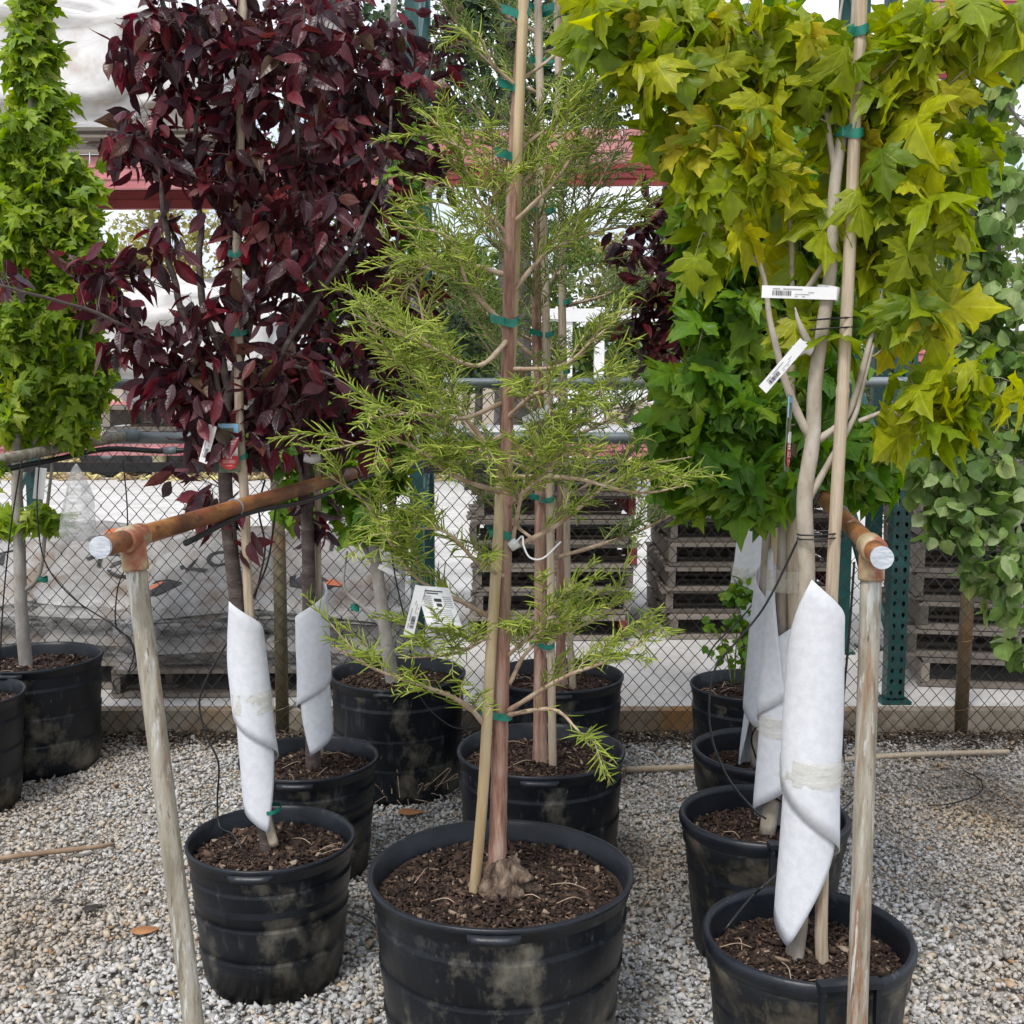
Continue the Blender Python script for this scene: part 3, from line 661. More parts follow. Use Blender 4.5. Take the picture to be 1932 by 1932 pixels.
# ------------------------------------------------------------------ the far side of the yard: trailer, straw, railing
tr = empty('flatbed_trailer', (-4.2, 17, .09), 'red flatbed trailer with black tyres parked across the yard', 'trailer')
mb = MB(); mb.box((-3.6, 17, 1.02), (4.6, 1.9, .24)); obj('bed', mb, m_red, tr, False)
mb = MB(); mb.box((-3.6, 17, .82), (4.2, 1.2, .14)); obj('chassis', mb, m_black, tr, False)
for x_, y_ in ((-5.6, 16.15), (-4.9, 16.15), (-2.3, 16.15)):
    mb = MB(); prof = [(.16, -.1), (.30, -.12), (.40, -.09), (.42, 0), (.40, .09), (.30, .12), (.16, .1)]
    mb.lathe(prof, n=28); V = np.array(mb.v); V = np.stack([V[:, 0] + x_, V[:, 2] + y_, V[:, 1] + .51], 1); mb.v = [tuple(p) for p in V]
    t_ = obj('tyre', mb, m_tire, tr); mb = MB(); mb.lathe([(.002, -.06), (.10, -.07), (.165, -.1), (.165, .1)], n=20); V = np.array(mb.v); V = np.stack([V[:, 0] + x_, V[:, 2] + y_, V[:, 1] + .51], 1); mb.v = [tuple(p) for p in V]; obj('rim', mb, m_galv, t_)
n = 6500; x = RNG.uniform(-11, 9, n); y = RNG.uniform(15.6, 23, n); s = RNG.uniform(.03, .11, n)
hgt = .1 + .32 * np.clip((y - 15.6) / 3, 0, 1) * (0.6 + .4 * np.sin(x * 1.7)) * RNG.uniform(.6, 1, n)
v_, t_ = scatter(octa(), np.stack([x, y, hgt], 1), np.stack([s * 2.4, s * .5, s * .4], 1), rotmats(n, .3)); tag(obj('straw_mulch', (v_, t_), m_straw, fast=True, kind='stuff'), 'heap of straw and mulch along the far yard edge', 'straw')
rl = empty('white_railing', (.9, 12, .09), 'white painted post and rail fence beyond the rack', 'railing')
for u in (1070, 1130, 1300, 1420):
    c = PY(u, 700, 12); mb = MB(); mb.box((c[0], 12, 1.15), (.10, .09, 2.1)); obj('post', mb, m_white, rl, False)
for z in (1.30, 2.12):
    mb = MB(); mb.box((1.5, 11.95, z), (2.3, .03, .13)); obj('rail', mb, m_white, rl, False)
# ------------------------------------------------------------------ leaf shapes (base at the origin, blade along +Y, face up +Z, unit length)
def leaf_from_half(half, center, curl, fold, droop, rings=0, wave=0, seed=0):
    rg = np.random.default_rng(seed)
    right = np.array(half, float); left = right[1:-1][::-1] * [-1, 1]
    out = np.concatenate([right, left]); n = len(out)
    c = np.array(center, float)
    P = [c[None]]; 
    if rings: P.append(c + (out - c) * .55)
    P.append(out); P = np.concatenate(P)
    P[:, 0] *= 1 + rg.uniform(-.12, .12)
    x, y = P[:, 0], P[:, 1]
    z = -curl * x * x + fold * np.abs(x) - droop * y * y
    z += wave * np.sin(x * 9 + seed) * np.cos(y * 7 + seed * 2) + rg.normal(0, wave * .35, len(P))
    V = np.stack([x, y, z], 1); T = []
    if rings:
        for k in range(n):
            a, b = 1 + k, 1 + (k + 1) % n; T.append((0, a, b)); T.append((a, a + n, b + n)); T.append((a, b + n, b))
    else: T = [(0, 1 + k, 1 + (k + 1) % n) for k in range(n)]
    return V, np.array(T)
MAPLE = [(0, 0), (.13, -.13), (.28, -.10), (.42, -.14), (.36, -.01), (.31, .06), (.46, .08), (.60, .14), (.57, .23), (.70, .29), (.84, .42), (.66, .40), (.55, .50), (.47, .43), (.27, .39), (.25, .50), (.30, .59), (.44, .64), (.33, .71), (.24, .70), (.18, .83), (.10, .86), (0, 1.06)]
MAPLE_LO = [(0, 0), (.15, -.12), (.40, -.13), (.32, .04), (.58, .14), (.60, .25), (.82, .41), (.55, .47), (.27, .40), (.28, .57), (.42, .65), (.22, .74), (0, 1.05)]
PLUM = [(0, 0), (.10, .10), (.19, .28), (.225, .46), (.185, .68), (.08, .87), (0, 1.04)]
ASPEN = [(0, .03), (.18, -.02), (.38, .10), (.47, .34), (.42, .60), (.24, .82), (.08, .93), (0, 1.03)]
def leafset(half, center, kind, rings):
    S = {'maple': [(.5, -.10, .30, .05), (.2, .22, .45, .05), (.9, -.2, .15, .06), (.3, .35, .6, .05), (.7, 0, .5, .07), (.1, -.15, .35, .05)],
         'plum': [(0, .35, .25, .02), (0, .55, .10, .02), (1.2, .0, .30, .02), (0, .25, .45, .03), (.6, .2, .05, .02)],
         'aspen': [(.3, 0, .10, .02), (.5, .12, .25, .03), (.1, .2, .05, .03), (.7, -.1, .15, .02)]}[kind]
    return [leaf_from_half(half, center, c, f, d, rings, w, 7 + i) for i, (c, f, d, w) in enumerate(S)]
LEAVES = {}
for nm, half, cen in (('maple', MAPLE, (0, .28)), ('plum', PLUM, (0, .45)), ('aspen', ASPEN, (0, .42))):
    LEAVES[nm] = (leafset(half, cen, nm, 1), leafset(MAPLE_LO if nm == 'maple' else half, cen, nm, 0))
def simple_leaf(): return [(np.array([(0, 0, 0), (.36, .45, .06), (0, 1, -.1), (-.36, .45, .06)], float), np.array([(0, 1, 2), (0, 2, 3)]))]
LEAVES['far'] = (simple_leaf(), simple_leaf())

def norm(a): return a / (np.linalg.norm(a, axis=-1, keepdims=True) + 1e-9)
def place_leaves(pos, d, nrm, size, templates):
    """Bulk leaves in one mesh."""
    n = len(pos); d = norm(d); x = norm(np.cross(d, nrm)); z = np.cross(x, d); R = np.stack([x, d, z], -1)
    which = RNG.integers(0, len(templates), n); Vs, Ts, b = [], [], 0
    for k, (V0, T0) in enumerate(templates):
        s = which == k; m = s.sum()
        if not m: continue
        P = np.einsum('nij,kj->nki', R[s], V0) * size[s][:, None, None] + pos[s][:, None, :]
        Vs.append(P.reshape(-1, 3)); Ts.append((T0[None] + (np.arange(m) * len(V0))[:, None, None] + b).reshape(-1, 3)); b += m * len(V0)
    return np.concatenate(Vs), np.concatenate(Ts), np.concatenate([np.tile(templates[k][0][:, :2], ((which == k).sum(), 1)) for k in range(len(templates))])
def set_uv(me, uv, T):
    l = me.uv_layers.new(name='leaf'); l.data.foreach_set('uv', np.ascontiguousarray(uv[np.asarray(T).ravel()], np.float32).ravel()); return me
LEAFMESH = {}
def UV0(kind, V): return V[:, :2]
def leaf_meshes(kind, m):
    key = (kind, m.name)
    if key not in LEAFMESH:
        LEAFMESH[key] = [set_uv(tri_mesh(V, T, 'leaf_' + kind, m, True), UV0(kind, V), T) for V, T in LEAVES[kind][0]]
    return LEAFMESH[key]

class Crown:
    """Collects limbs, twigs and leaves of one tree, then builds it."""
    def __init__(s, name, label, base, cat='tree', group=None):
        s.root = empty(name, base, label, cat, group); s.base = np.array(base, float)
        s.samples = []; s.twigs = []; s.lp = []; s.ld = []; s.ln = []; s.ls = []
    def limb(s, name, pts, r0, r1, m, n=10, wob=.0, sm=6, knots=0):
        P = smooth(pts, sm); k = len(P)
        if wob: P = P + np.stack([[wob * math.sin(i * 1.3 + P[0][0] * 40), wob * math.cos(i * 1.7), 0] for i in range(k)]) * (np.arange(k) > 0)[:, None]
        R = lerp_r(r0, r1, k)
        if knots: R = R * (1 + knots * np.array([max(0, math.sin(i * 2.1)) ** 6 for i in range(k)]))
        mb = MB(); mb.tube(P, R, n); o = obj(name, mb, m, s.root)
        Q = smooth(P, 3); s.samples.append(Q); return P, o
    def twig(s, a, b, r=.0022, sag=.02, bow=None):
        a, b = np.asarray(a, float), np.asarray(b, float); mid = (a + b) / 2 + np.array([0, 0, -sag if bow is None else bow])
        P = np.array([(1 - t) ** 2 * a + 2 * t * (1 - t) * mid + t * t * b for t in np.linspace(0, 1, 5)]); s.twigs.append((P, r)); return P
    def clusters(s, blobs, y, leaf, size, per=9, shell=.55, out=.5, down=.7, spreadr=1.0, tw=.0022, rnd=.45, up=.5, along=.55, dmax=None, lift=.0, face=-.15):
        """blobs: (u, v, ru, rv, count[, dy[, rdepth]]) in picture units, set at distance y from the camera."""
        allp = np.concatenate(s.samples)
        for bl in blobs:
            u, v, ru, rv, cnt = bl[:5]; dy = bl[5] if len(bl) > 5 else 0.0
            c = PY(u, v, y + dy); dp = depth(c); rx, rz_ = ru * dp / F, rv * dp / F; ry = bl[6] if len(bl) > 6 else min(rx, rz_) * .9
            for _ in range(cnt):
                q = RNG.normal(size=3); q /= np.linalg.norm(q); q *= RNG.uniform(shell, 1) 
                p = c + q * np.array([rx, ry, rz_])
                dd = allp - p; cost = np.linalg.norm(dd, axis=1) + np.clip(dd[:, 2] + .05, 0, None) * 1.2
                a = allp[np.argmin(cost)]
                if dmax and np.linalg.norm(a - p) > dmax: a = p + (a - p) / np.linalg.norm(a - p) * dmax
                T = s.twig(a, p, tw, RNG.uniform(-.01, .03))
                m = max(2, int(RNG.normal(per, per * .25)))
                t = along + (1 - along) * RNG.uniform(0, 1, m) ** .7; t[:2] = 1.0
                i = np.clip((t * 4).astype(int), 0, 3); fr = t * 4 - i
                P = T[i] * (1 - fr)[:, None] + T[i + 1] * fr[:, None]
                o3 = norm(RNG.normal(size=(m, 3)) * np.array([1, 1, .55]) + .35 * norm(p - a))
                pet = size * RNG.uniform(.25, .75, m) * spreadr
                L = P + o3 * pet[:, None] + np.array([0, 0, lift])
                for k in range(0 if leaf == 'far' else m): s.twigs.append((np.array([P[k], (P[k] + L[k]) / 2 + np.array([0, 0, .1 * pet[k]]), L[k]]), tw * .45))
                d = norm(o3 * out + np.array([0, 0, -down]) + RNG.normal(0, rnd, (m, 3)))
                nr = norm(np.array([0, 0, up]) + o3 * .5 + np.array([0, face, 0]) + RNG.normal(0, rnd, (m, 3)))
                s.lp.append(L); s.ld.append(d); s.ln.append(nr); s.ls.append(size * np.clip(RNG.normal(1, .2, m), .5, 1.5))
    def build_twigs(s, m, name='twigs'):
        if not s.twigs: return
        Vs, Ts, b = [], [], 0
        for P, r in s.twigs:
            k = len(P); Tn = P[-1] - P[0]; Tn = Tn / (np.linalg.norm(Tn) + 1e-9); a = np.array([0, 0, 1.0]) if abs(Tn[2]) < .8 else np.array([1.0, 0, 0])
            N = np.cross(Tn, a); N /= np.linalg.norm(N) + 1e-9; B = np.cross(Tn, N); R = np.linspace(r, r * .5, k)
            ring = np.stack([N * math.cos(q) + B * math.sin(q) for q in (0, 2.094, 4.189)])
            V = P[:, None, :] + ring[None] * R[:, None, None]; Vs.append(V.reshape(-1, 3))
            for i in range(k - 1):
                for j in range(3):
                    Ts.append((b + i * 3 + j, b + i * 3 + (j + 1) % 3, b + (i + 1) * 3 + (j + 1) % 3, b + (i + 1) * 3 + j))
            b += k * 3
        obj(name, (np.concatenate(Vs), np.array(Ts)), m, s.root, fast=True, kind='stuff', smoothed=True)
    def build_leaves(s, kind, m, single=300, name='foliage'):
        p, d, nr, sz = map(np.concatenate, (s.lp, s.ld, s.ln, s.ls))
        u, v, dp = proj(p); inside = (u > -20) & (u < 1952) & (v > -20) & (v < 1952)
        score = np.where(inside, 0, 50) + dp - 4 * sz
        idx = np.argsort(score); one = idx[:single] if single else idx[:0]; rest = idx[len(one):]
        if len(rest):
            V, T, uv = place_leaves(p[rest], d[rest], nr[rest], sz[rest], LEAVES[kind][1]); set_uv(obj(name, (V, T), m, s.root, fast=True, kind='stuff', smoothed=True).data, uv, T)
        if len(one):
            ms = leaf_meshes(kind, m); D = norm(d[one]); X = norm(np.cross(D, nr[one])); Zv = np.cross(X, D)
            for k, j in enumerate(one):
                M = Matrix.Identity(4)
                for a in range(3): M[a][0], M[a][1], M[a][2], M[a][3] = X[k][a] * sz[j], D[k][a] * sz[j], Zv[k][a] * sz[j], p[j][a]
                inst('leaf', ms[int(RNG.integers(0, len(ms)))], M, s.root)

def pp(y, *uv): return [PY(u, v, y + (w[0] if w else 0)) for u, v, *w in uv]
def tie(parent, axis_a, axis_b, r, h=.018, tail=True, name='tie_tape'):
    """A band of green tape round two points a (trunk) and b (cane) with a loose tail."""
    a, b = np.asarray(axis_a, float), np.asarray(axis_b, float); d = b - a; L = np.linalg.norm(d[:2]); e = d / (np.linalg.norm(d) + 1e-9)
    pts = []
    ang = math.atan2(e[1], e[0]); c = (a + b) / 2
    for t in np.linspace(0, 2 * math.pi, 29)[:-1]:
        x, y = math.cos(t) * (L / 2 + r), math.sin(t) * r * 1.05
        pts.append((c[0] + x * math.cos(ang) - y * math.sin(ang), c[1] + x * math.sin(ang) + y * math.cos(ang), c[2] + .1 * x * (d[2] / (L + 1e-6)) + .004 * math.sin(t * 2)))
    n = len(pts); V = [(p[0], p[1], p[2] - h / 2) for p in pts] + [(p[0], p[1], p[2] + h / 2) for p in pts]
    Fc = [(i, (i + 1) % n, n + (i + 1) % n, n + i) for i in range(n)]
    if tail:
        k = len(V); s = pts[20]; dx = -.03 if tail is True else tail
        V += [(s[0], s[1] - .004, s[2] - h / 2), (s[0], s[1] - .004, s[2] + h / 2), (s[0] + dx, s[1] - .016, s[2] + h * .9), (s[0] + dx * .9, s[1] - .016, s[2] - h * .2)]; Fc.append((k, k + 1, k + 2, k + 3))
    mb = MB(); mb.add(V, Fc); return obj(name, mb, m_tie, parent)
def cane(pts, r, label, m=None, name='bamboo_stake', every=.27, group=None, taper=.85):
    P = smooth(pts, 10); L = np.concatenate([[0], np.cumsum(np.linalg.norm(np.diff(P, axis=0), axis=1))])
    q = np.arange(0, L[-1], .012); Q = np.stack([np.interp(q, L, P[:, k]) for k in range(3)], 1)
    ph = (q + .11) % every; R = r * np.linspace(1, taper, len(q)) * (1 + .10 * np.exp(-(ph / .007) ** 2) - .06 * np.exp(-((ph - .014) / .007) ** 2))
    mb = MB(); mb.tube(Q, R, 12); return tag(obj(name, mb, m or m_bamboo), label, 'stake', group)
def felt_wrap(parent, P0, P1, R, turns=2.0, phase=0.0, hand=1, width=None, shear=-.25, tape=None, flare=0):
    """A long strip of felt wound helically round the trunk: overlapping turns, pointed ends."""
    a, b = np.asarray(P0, float), np.asarray(P1, float); L = np.linalg.norm(b - a); e = (b - a) / L
    x = np.cross(e, (0, 1, 0)); x /= np.linalg.norm(x); y = np.cross(e, x)
    width = width or L * .46; pitch = (L - width) / turns; nu, nv = int(30 * (turns + 1)), 14; V = []
    for i in range(nu + 1):
        u = i / nu * turns
        for j in range(nv + 1):
            v = j / nv; th = hand * (2 * math.pi * (u + shear * (v - .5))) + phase; h = u * pitch + v * width
            rr = R * (1.16 - .16 * v + .03 * math.sin(th * 2 + h * 17) + .035 * fbm((math.cos(th) * 1.3 + phase, math.sin(th) * 1.3, h * 7))) + flare * max(0, 1 - h / (.25 * L)) * R + .004 * u / turns
            p = a + e * h + (x * math.cos(th) + y * math.sin(th)) * rr; V.append(p)
    Fc = [(i * (nv + 1) + j, (i + 1) * (nv + 1) + j, (i + 1) * (nv + 1) + j + 1, i * (nv + 1) + j + 1) for i in range(nu) for j in range(nv)]
    mb = MB(); mb.add(V, Fc); o = obj('trunk_wrap', mb, m_felt, parent); so = o.modifiers.new('thick', 'SOLIDIFY'); so.thickness = .003; so.offset = 0
    for t in (tape or ()):
        c = a + e * L * t; P = [c - e * .028, c - e * .012, c + e * .012, c + e * .028]; mb = MB(); Vt, Ft = tube(P, R * 1.262, 28, False); Vt = Vt + RNG.normal(0, .0012, Vt.shape); mb.add(Vt, Ft); obj('tape', mb, m_tape, o)
    return o
def label_strip(parent, c, w, h, ang, yaw=0, bars=True, name='plant_tag', label=None, bend=.0, pitch=0.0, m=None):
    """A printed strip tag: paper with a barcode and grey lines of print."""
    R = np.array((Matrix.Rotation(yaw, 3, 'Z') @ Matrix.Rotation(pitch, 3, 'X') @ Matrix.Rotation(-ang, 3, 'Y')))
    f = lambda x: bend * (math.sin(x / w * 5.0))
    n = 12; V = []; 
    for t in (0, .0012):
        for i in range(n + 1):
            x = (i / n - .5) * w
            for z in (-h / 2, h / 2): V.append((x, f(x) + t, z))
    k = 2 * (n + 1); Fc = []
    for i in range(n):
        a = 2 * i; Fc.append((a, a + 2, a + 3, a + 1)); Fc.append((k + a, k + a + 1, k + a + 3, k + a + 2)); Fc.append((a, k + a, k + a + 2, a + 2)); Fc.append((a + 1, a + 3, k + a + 3, k + a + 1))
    Fc += [(0, 1, k + 1, k), (2 * n, k + 2 * n, k + 2 * n + 1, 2 * n + 1)]
    mb = MB(); mb.add(np.array(V) @ R.T + c, Fc); o = obj(name, mb, m or m_paper, parent, False)
    if parent is None: tag(o, label, 'tag')
    def patch(mt, rects, nm):
        q = MB()
        for x0, x1, z0, z1 in rects:
            xs = np.linspace(x0, x1, max(2, int(abs(x1 - x0) / w * n) + 2)); W_ = []
            for x in xs: W_ += [(x, f(x) - .0009, z0), (x, f(x) - .0009, z1)]
            q.add(np.array(W_) @ R.T + c, [(2 * i, 2 * i + 2, 2 * i + 3, 2 * i + 1) for i in range(len(xs) - 1)])
        obj(nm, q, mt, o, False, kind='stuff')
    if bars:
        rr = random.Random(int(abs(c[0]) * 1000)); x = -w * .36; B = []
        while x < -w * .12:
            b = rr.choice((.004, .008, .012)) * w; B.append((x, x + b, -h * .28, h * .12)); x += b + rr.choice((.005, .009)) * w
        patch(m_ink, B, 'barcode')
        G = [(-w * .36, -w * .26, h * .22, h * .30), (-w * .22, w * .04, h * .22, h * .30), (-w * .06, w * .14, -h * .16, -h * .11), (w * .12, w * .2, -.0, h * .06), (-w * .06, -w * .02, -h * .34, -h * .28), (w * .04, w * .08, -h * .34, -h * .28)]
        patch(m_grey_ink, G, 'print')
    return o
# ------------------------------------------------------------------ pots
def make_pot(key, label, style, chips=900, material=None):
    chips = int(chips * 1.5)
    p = POTS[key]; x, y, z, r, rb_ = p['x'], p['y'], p['z'], p['r'], p['rb']; seed = x * 7 + y * 3
    root = empty('nursery_pot', (x, y, 0), label, 'pot', 'black nursery pots')
    wob = lambda a, zz: (.010 * math.sin(2 * a + seed) + .006 * math.sin(3 * a + seed * 2) + .003 * math.sin(7 * a + seed + zz * 9)) * (.35 + .65 * zz / z)
    at = lambda h: rb_ + (r * .955 - rb_) * h / z
    if style == 'thick':
        prof = [(rb_ * .9, .003), (rb_, .012), (at(z * .30), z * .30), (at(z * .55), z * .55), (at(z * .78) + .001, z * .78), (at(z * .79) + .006, z * .80), (at(z * .93) + .006, z * .93), (at(z) - .004, z * .95)]
        rim = [(r * .945, z - .042), (r * .975, z - .036), (r * 1.0, z - .022), (r * 1.002, z - .010), (r * .985, z - .001), (r * .955, z + .002), (r * .925, z - .004), (r * .915, z - .016), (r * .905, z - .14)]
    else:
        prof = [(rb_ * .90, .003), (rb_ * .985, .006), (rb_ + .003, .03)]
        for b0, b1 in ((.07, .30), (.32, .55), (.57, .80)):
            prof += [(at(z * b0) + .002, z * b0), (at(z * b1) + .006, z * b1 - .003), (at(z * b1) + .0065, z * b1), (at(z * b1) + .001, z * b1 + .006)]
        prof += [(at(z * .82) + .002, z * .83), (at(z * .95) + .003, z * .945)]
        rim = [(r * .955, z - .036), (r * .972, z - .034), (r * .978, z - .016), (r * .99, z - .014), (r * 1.0, z - .008), (r * 1.0, z - .001), (r * .985, z + .002), (r * .958, z), (r * .952, z - .01), (r * .935, z - .015), (r * .925, z - .13)]
    mb = MB(); mb.lathe(prof, (x, y, 0), 72, wob); obj('body', mb, material or m_pot, root)
    mb = MB(); mb.lathe(rim, (x, y, 0), 72, wob); obj('rim', mb, m_rim, root)
    fz = z - (.075 if style == 'thick' else .055)
    n = 40; V = [(x, y, fz + .018)]; rr_ = [.35, .7, .94]
    for q in rr_:
        for k in range(n):
            a = 2 * math.pi * k / n; V.append((x + r * q * math.cos(a) * (1 + wob(a, z)), y + r * q * math.sin(a) * (1 + wob(a, z)), fz + .014 * (1 - q * q) + .005 * fbm((x + 3 * math.cos(a) * q, y + 3 * math.sin(a) * q, 1))))
    Fc = [(0, 1 + k, 1 + (k + 1) % n) for k in range(n)] + [(1 + i * n + k, 1 + (i + 1) * n + k, 1 + (i + 1) * n + (k + 1) % n, 1 + i * n + (k + 1) % n) for i in range(2) for k in range(n)]
    mb = MB(); mb.add(V, Fc); obj('soil', mb, m_soil, root)
    if chips:
        m = chips; a = RNG.uniform(0, 2 * math.pi, m); q = np.sqrt(RNG.uniform(0, 1, m)) * r * .885
        s = RNG.lognormal(math.log(.0038), .42, m); pos = np.stack([x + q * np.cos(a), y + q * np.sin(a), fz + .014 * (1 - (q / r) ** 2) + RNG.uniform(.0, .009, m)], 1)
        v_, t_ = scatter(cube8(), pos, np.stack([s * 2.1, s * .9, s * .5], 1), rotmats(m, .5), .3); obj('bark_mulch', (v_, t_), m_mulch, root, fast=True, kind='stuff')
        for k in range(5):
            a0 = RNG.uniform(0, 6.28); q0 = RNG.uniform(.25, .8) * r; c = np.array([x + q0 * math.cos(a0), y + q0 * math.sin(a0), fz + .018]); b = RNG.uniform(0, 6.28); Ls = RNG.uniform(.02, .05)
            mb = MB(); mb.tube(smooth([c - np.array([math.cos(b) * Ls, math.sin(b) * Ls, 0]), c + np.array([.006, .004, .010]), c + np.array([math.cos(b) * Ls, math.sin(b) * Ls, .004])], 5), .0011, 5); obj('root_strand', mb, m_twig_cy, root)
    # handles
    for a in ((rad(-92), rad(88)) if style != 'thick' else (rad(-84),)):
        ca, sa = math.cos(a), math.sin(a); tx, ty = -sa, ca
        mb = MB()
        if style == 'thick':
            for s in (-.055, .055):
                c = np.array([x + ca * (r + .008) + tx * s, y + sa * (r + .008) + ty * s, z - .035]); mb.box(c, (.010, .016, .085), np.array(Matrix.Rotation(a - math.pi / 2, 3, 'Z')))
            c = np.array([x + ca * (r + .004), y + sa * (r + .004), z + .006]); mb.box(c, (.125, .030, .012), np.array(Matrix.Rotation(a - math.pi / 2, 3, 'Z')))
        else:
            P = []
            for t in np.linspace(-.30, .30, 9):
                A = a + t * .62 / (r / .3); P.append((x + (r + .006) * math.cos(A), y + (r + .006) * math.sin(A)))
            V, Fc = [], []
            for i, (px, py) in enumerate(P):
                dx, dy = (px - x) / r, (py - y) / r; e = .016 if 0 < i < 8 else .002
                for dz, o_ in ((-.030, .0), (-.026, e), (-.014, e), (-.010, 0)): V.append((px + dx * o_ * .9 - dx * .008, py + dy * o_ * .9 - dy * .008, z + dz))
            for i in range(8):
                for j in range(3): Fc.append((i * 4 + j, (i + 1) * 4 + j, (i + 1) * 4 + j + 1, i * 4 + j + 1))
            mb.add(V, Fc)
        obj('handle', mb, m_rim, root, style != 'thick')
    return root
make_pot('centre', 'wide black pot with the pink barked bald cypress in it', 'band', 4200)
make_pot('back', 'black pot right behind the wide cypress pot, trunk and split stake in it', 'band', 2200)
make_pot('behind', 'black pot against the fence behind the second bald cypress', 'band', 500)
make_pot('plum', 'black banded pot holding the leaning wrapped plum beside the rusty pipe post', 'band', 1900)
make_pot('plum2', 'black pot partly hidden behind the leaning plum pot', 'band', 1100)
make_pot('maple3', 'black pot with roots at its foot and a grey forked maple', 'band', 900)
make_pot('column', 'black pot against the fence with the columnar maple', 'band', 600)
make_pot('edge', 'black pot beside the columnar maple pot, standing clear of the fence', 'band', 200)
make_pot('right', 'dusty round rimmed pot with wrapped maple, pipe post standing before it', 'thick', 2300, m_potdusty)
make_pot('right2', 'dusty round rimmed pot second in the row of wrapped maples', 'thick', 1100, m_potdusty)
make_pot('right3', 'dusty round rimmed pot third in the row of wrapped maples', 'thick', 800, m_potdusty)
make_pot('right4', 'black pot by the fence with leafy weeds sprouting in it', 'band', 500)
make_pot('aspen', 'black pot of the round leaved aspen', 'band', 300)

def soilz(key): p = POTS[key]; return p['z'] - .05
def foot(key, du=0, dv=0, dz=0):
    p = POTS[key]; return np.array([p['x'] + du, p['y'] + dv, soilz(key) + dz - .02])

# ------------------------------------------------------------------ bald cypresses
def shoots(P, D, L, m, r=.0017):
    """Thin green branchlets: curved three-sided spikes in one mesh."""
    n = len(P); D = norm(D); up = np.zeros_like(D); up[:, 2] = 1
    N = norm(np.cross(D, up + RNG.normal(0, .3, D.shape))); B = np.cross(D, N); bend = RNG.normal(0, .18, (n, 1)) * N + RNG.normal(.12, .18, (n, 1)) * B
    ts = (0, .4, .75, 1.0); rs = (.75, 1.0, .8, .15); rings = []
    for t, q in zip(ts, rs):
        c = P + D * (L * t)[:, None] + bend * (L * t * t)[:, None]
        rings.append(np.stack([c + (N * math.cos(a) + B * math.sin(a)) * (r * q) for a in (0, 2.094, 4.189)], 1))
    V = np.stack(rings, 1).reshape(n, 12, 3); q = np.array([(i * 3 + j, i * 3 + (j + 1) % 3, (i + 1) * 3 + (j + 1) % 3, (i + 1) * 3 + j) for i in range(3) for j in range(3)])
    return V.reshape(-1, 3), (q[None] + (np.arange(n) * 12)[:, None, None]).reshape(-1, 4)
def along(P, step, t0=0.0):
    L = np.concatenate([[0], np.cumsum(np.linalg.norm(np.diff(P, axis=0), axis=1))]); q = np.arange(L[-1] * t0, L[-1], step)
    Q = np.stack([np.interp(q, L, P[:, k]) for k in range(3)], 1); T = norm(np.gradient(P, axis=0)); D = np.stack([np.interp(q, L, T[:, k]) for k in range(3)], 1); return Q, norm(D), q / (L[-1] + 1e-9)
def cypress(name, label, trunk, r0, r1, limbs, m_leaf, base, group, step=.0075, size=.036, sub=7, subl=.22, flare=True, limb_r=.0062):
    C = Crown(name, label, base, 'tree', group)
    P = smooth(trunk, 10); k = len(P); R = lerp_r(r0, r1, k)
    if flare: R = R * (1 + .55 * np.exp(-np.arange(k) / 2.2))
    R = R * (1 + .035 * np.sin(np.arange(k) * 1.9))
    mb = MB(); mb.tube(P, R, 16); C.trunk = obj('trunk', mb, m_bark_cy, C.root); C.P = P; C.R = R
    SP, SD, SL = [], [], []
    def clothe(Q, t0, dens=1.0, full=1.0):
        q, D, t = along(Q, step / dens, t0); n = len(q)
        if not n: return
        side = np.where(np.arange(n) % 2 == 0, 1, -1)[:, None]; w = np.cross(D, np.array([0, 0, 1.0]) + RNG.normal(0, .35, (n, 3))); w = norm(w)
        d = norm(D * .75 + w * side * RNG.uniform(.5, 1.0, (n, 1)) + np.array([0, 0, .22]) + RNG.normal(0, .22, (n, 3)))
        SP.append(q); SD.append(d); SL.append(size * np.clip(RNG.normal(1, .28, n), .3, 1.6) * (1 - .55 * t ** 3) * full)
    for li in limbs:
        pts, fol = (li[0], li[1]) if isinstance(li, tuple) else (li, 1.0)
        Q = smooth(pts, 7); Lb = np.linalg.norm(np.diff(Q, axis=0), axis=1).sum(); mb = MB(); mb.tube(Q, lerp_r(limb_r * min(1.25, .55 + Lb), .0012, len(Q)) * (1 + .12 * np.sin(np.arange(len(Q)) * 2.3)), 7); obj('branch', mb, m_twig_cy, C.root)
        clothe(Q, .30, .8 * fol)
        ns = int(sub * fol * min(1.5, .4 + Lb / .5))
        for s in range(ns):
            t = RNG.uniform(.2, .97); i = int(t * (len(Q) - 2)); a = Q[i]; D = Q[i + 1] - Q[i]; D /= np.linalg.norm(D) + 1e-9
            w = np.cross(D, (0, 0, 1.0)); w /= np.linalg.norm(w) + 1e-9; w *= RNG.choice((-1, 1)); l = subl * RNG.uniform(.35, 1.1) * (1.1 - .5 * t)
            e = D * .65 + w * RNG.uniform(.3, .9) + np.array([0, 0, RNG.uniform(-.15, .6)]); e /= np.linalg.norm(e); b = a + e * l
            S = np.array([a, a + e * l * .5 + np.array([0, 0, .015]), b + np.array([0, 0, RNG.uniform(-.05, .03)])]); S = smooth(S, 4); C.twigs.append((S, .0017)); clothe(S, .12)
    C.build_twigs(m_twig_cy)
    V, Q4 = shoots(np.concatenate(SP), np.concatenate(SD), np.concatenate(SL), m_leaf); obj('foliage', (V, Q4), m_leaf, C.root, fast=True, kind='stuff', smoothed=True)
    return C
c1 = POTS['centre']; y1 = c1['y']
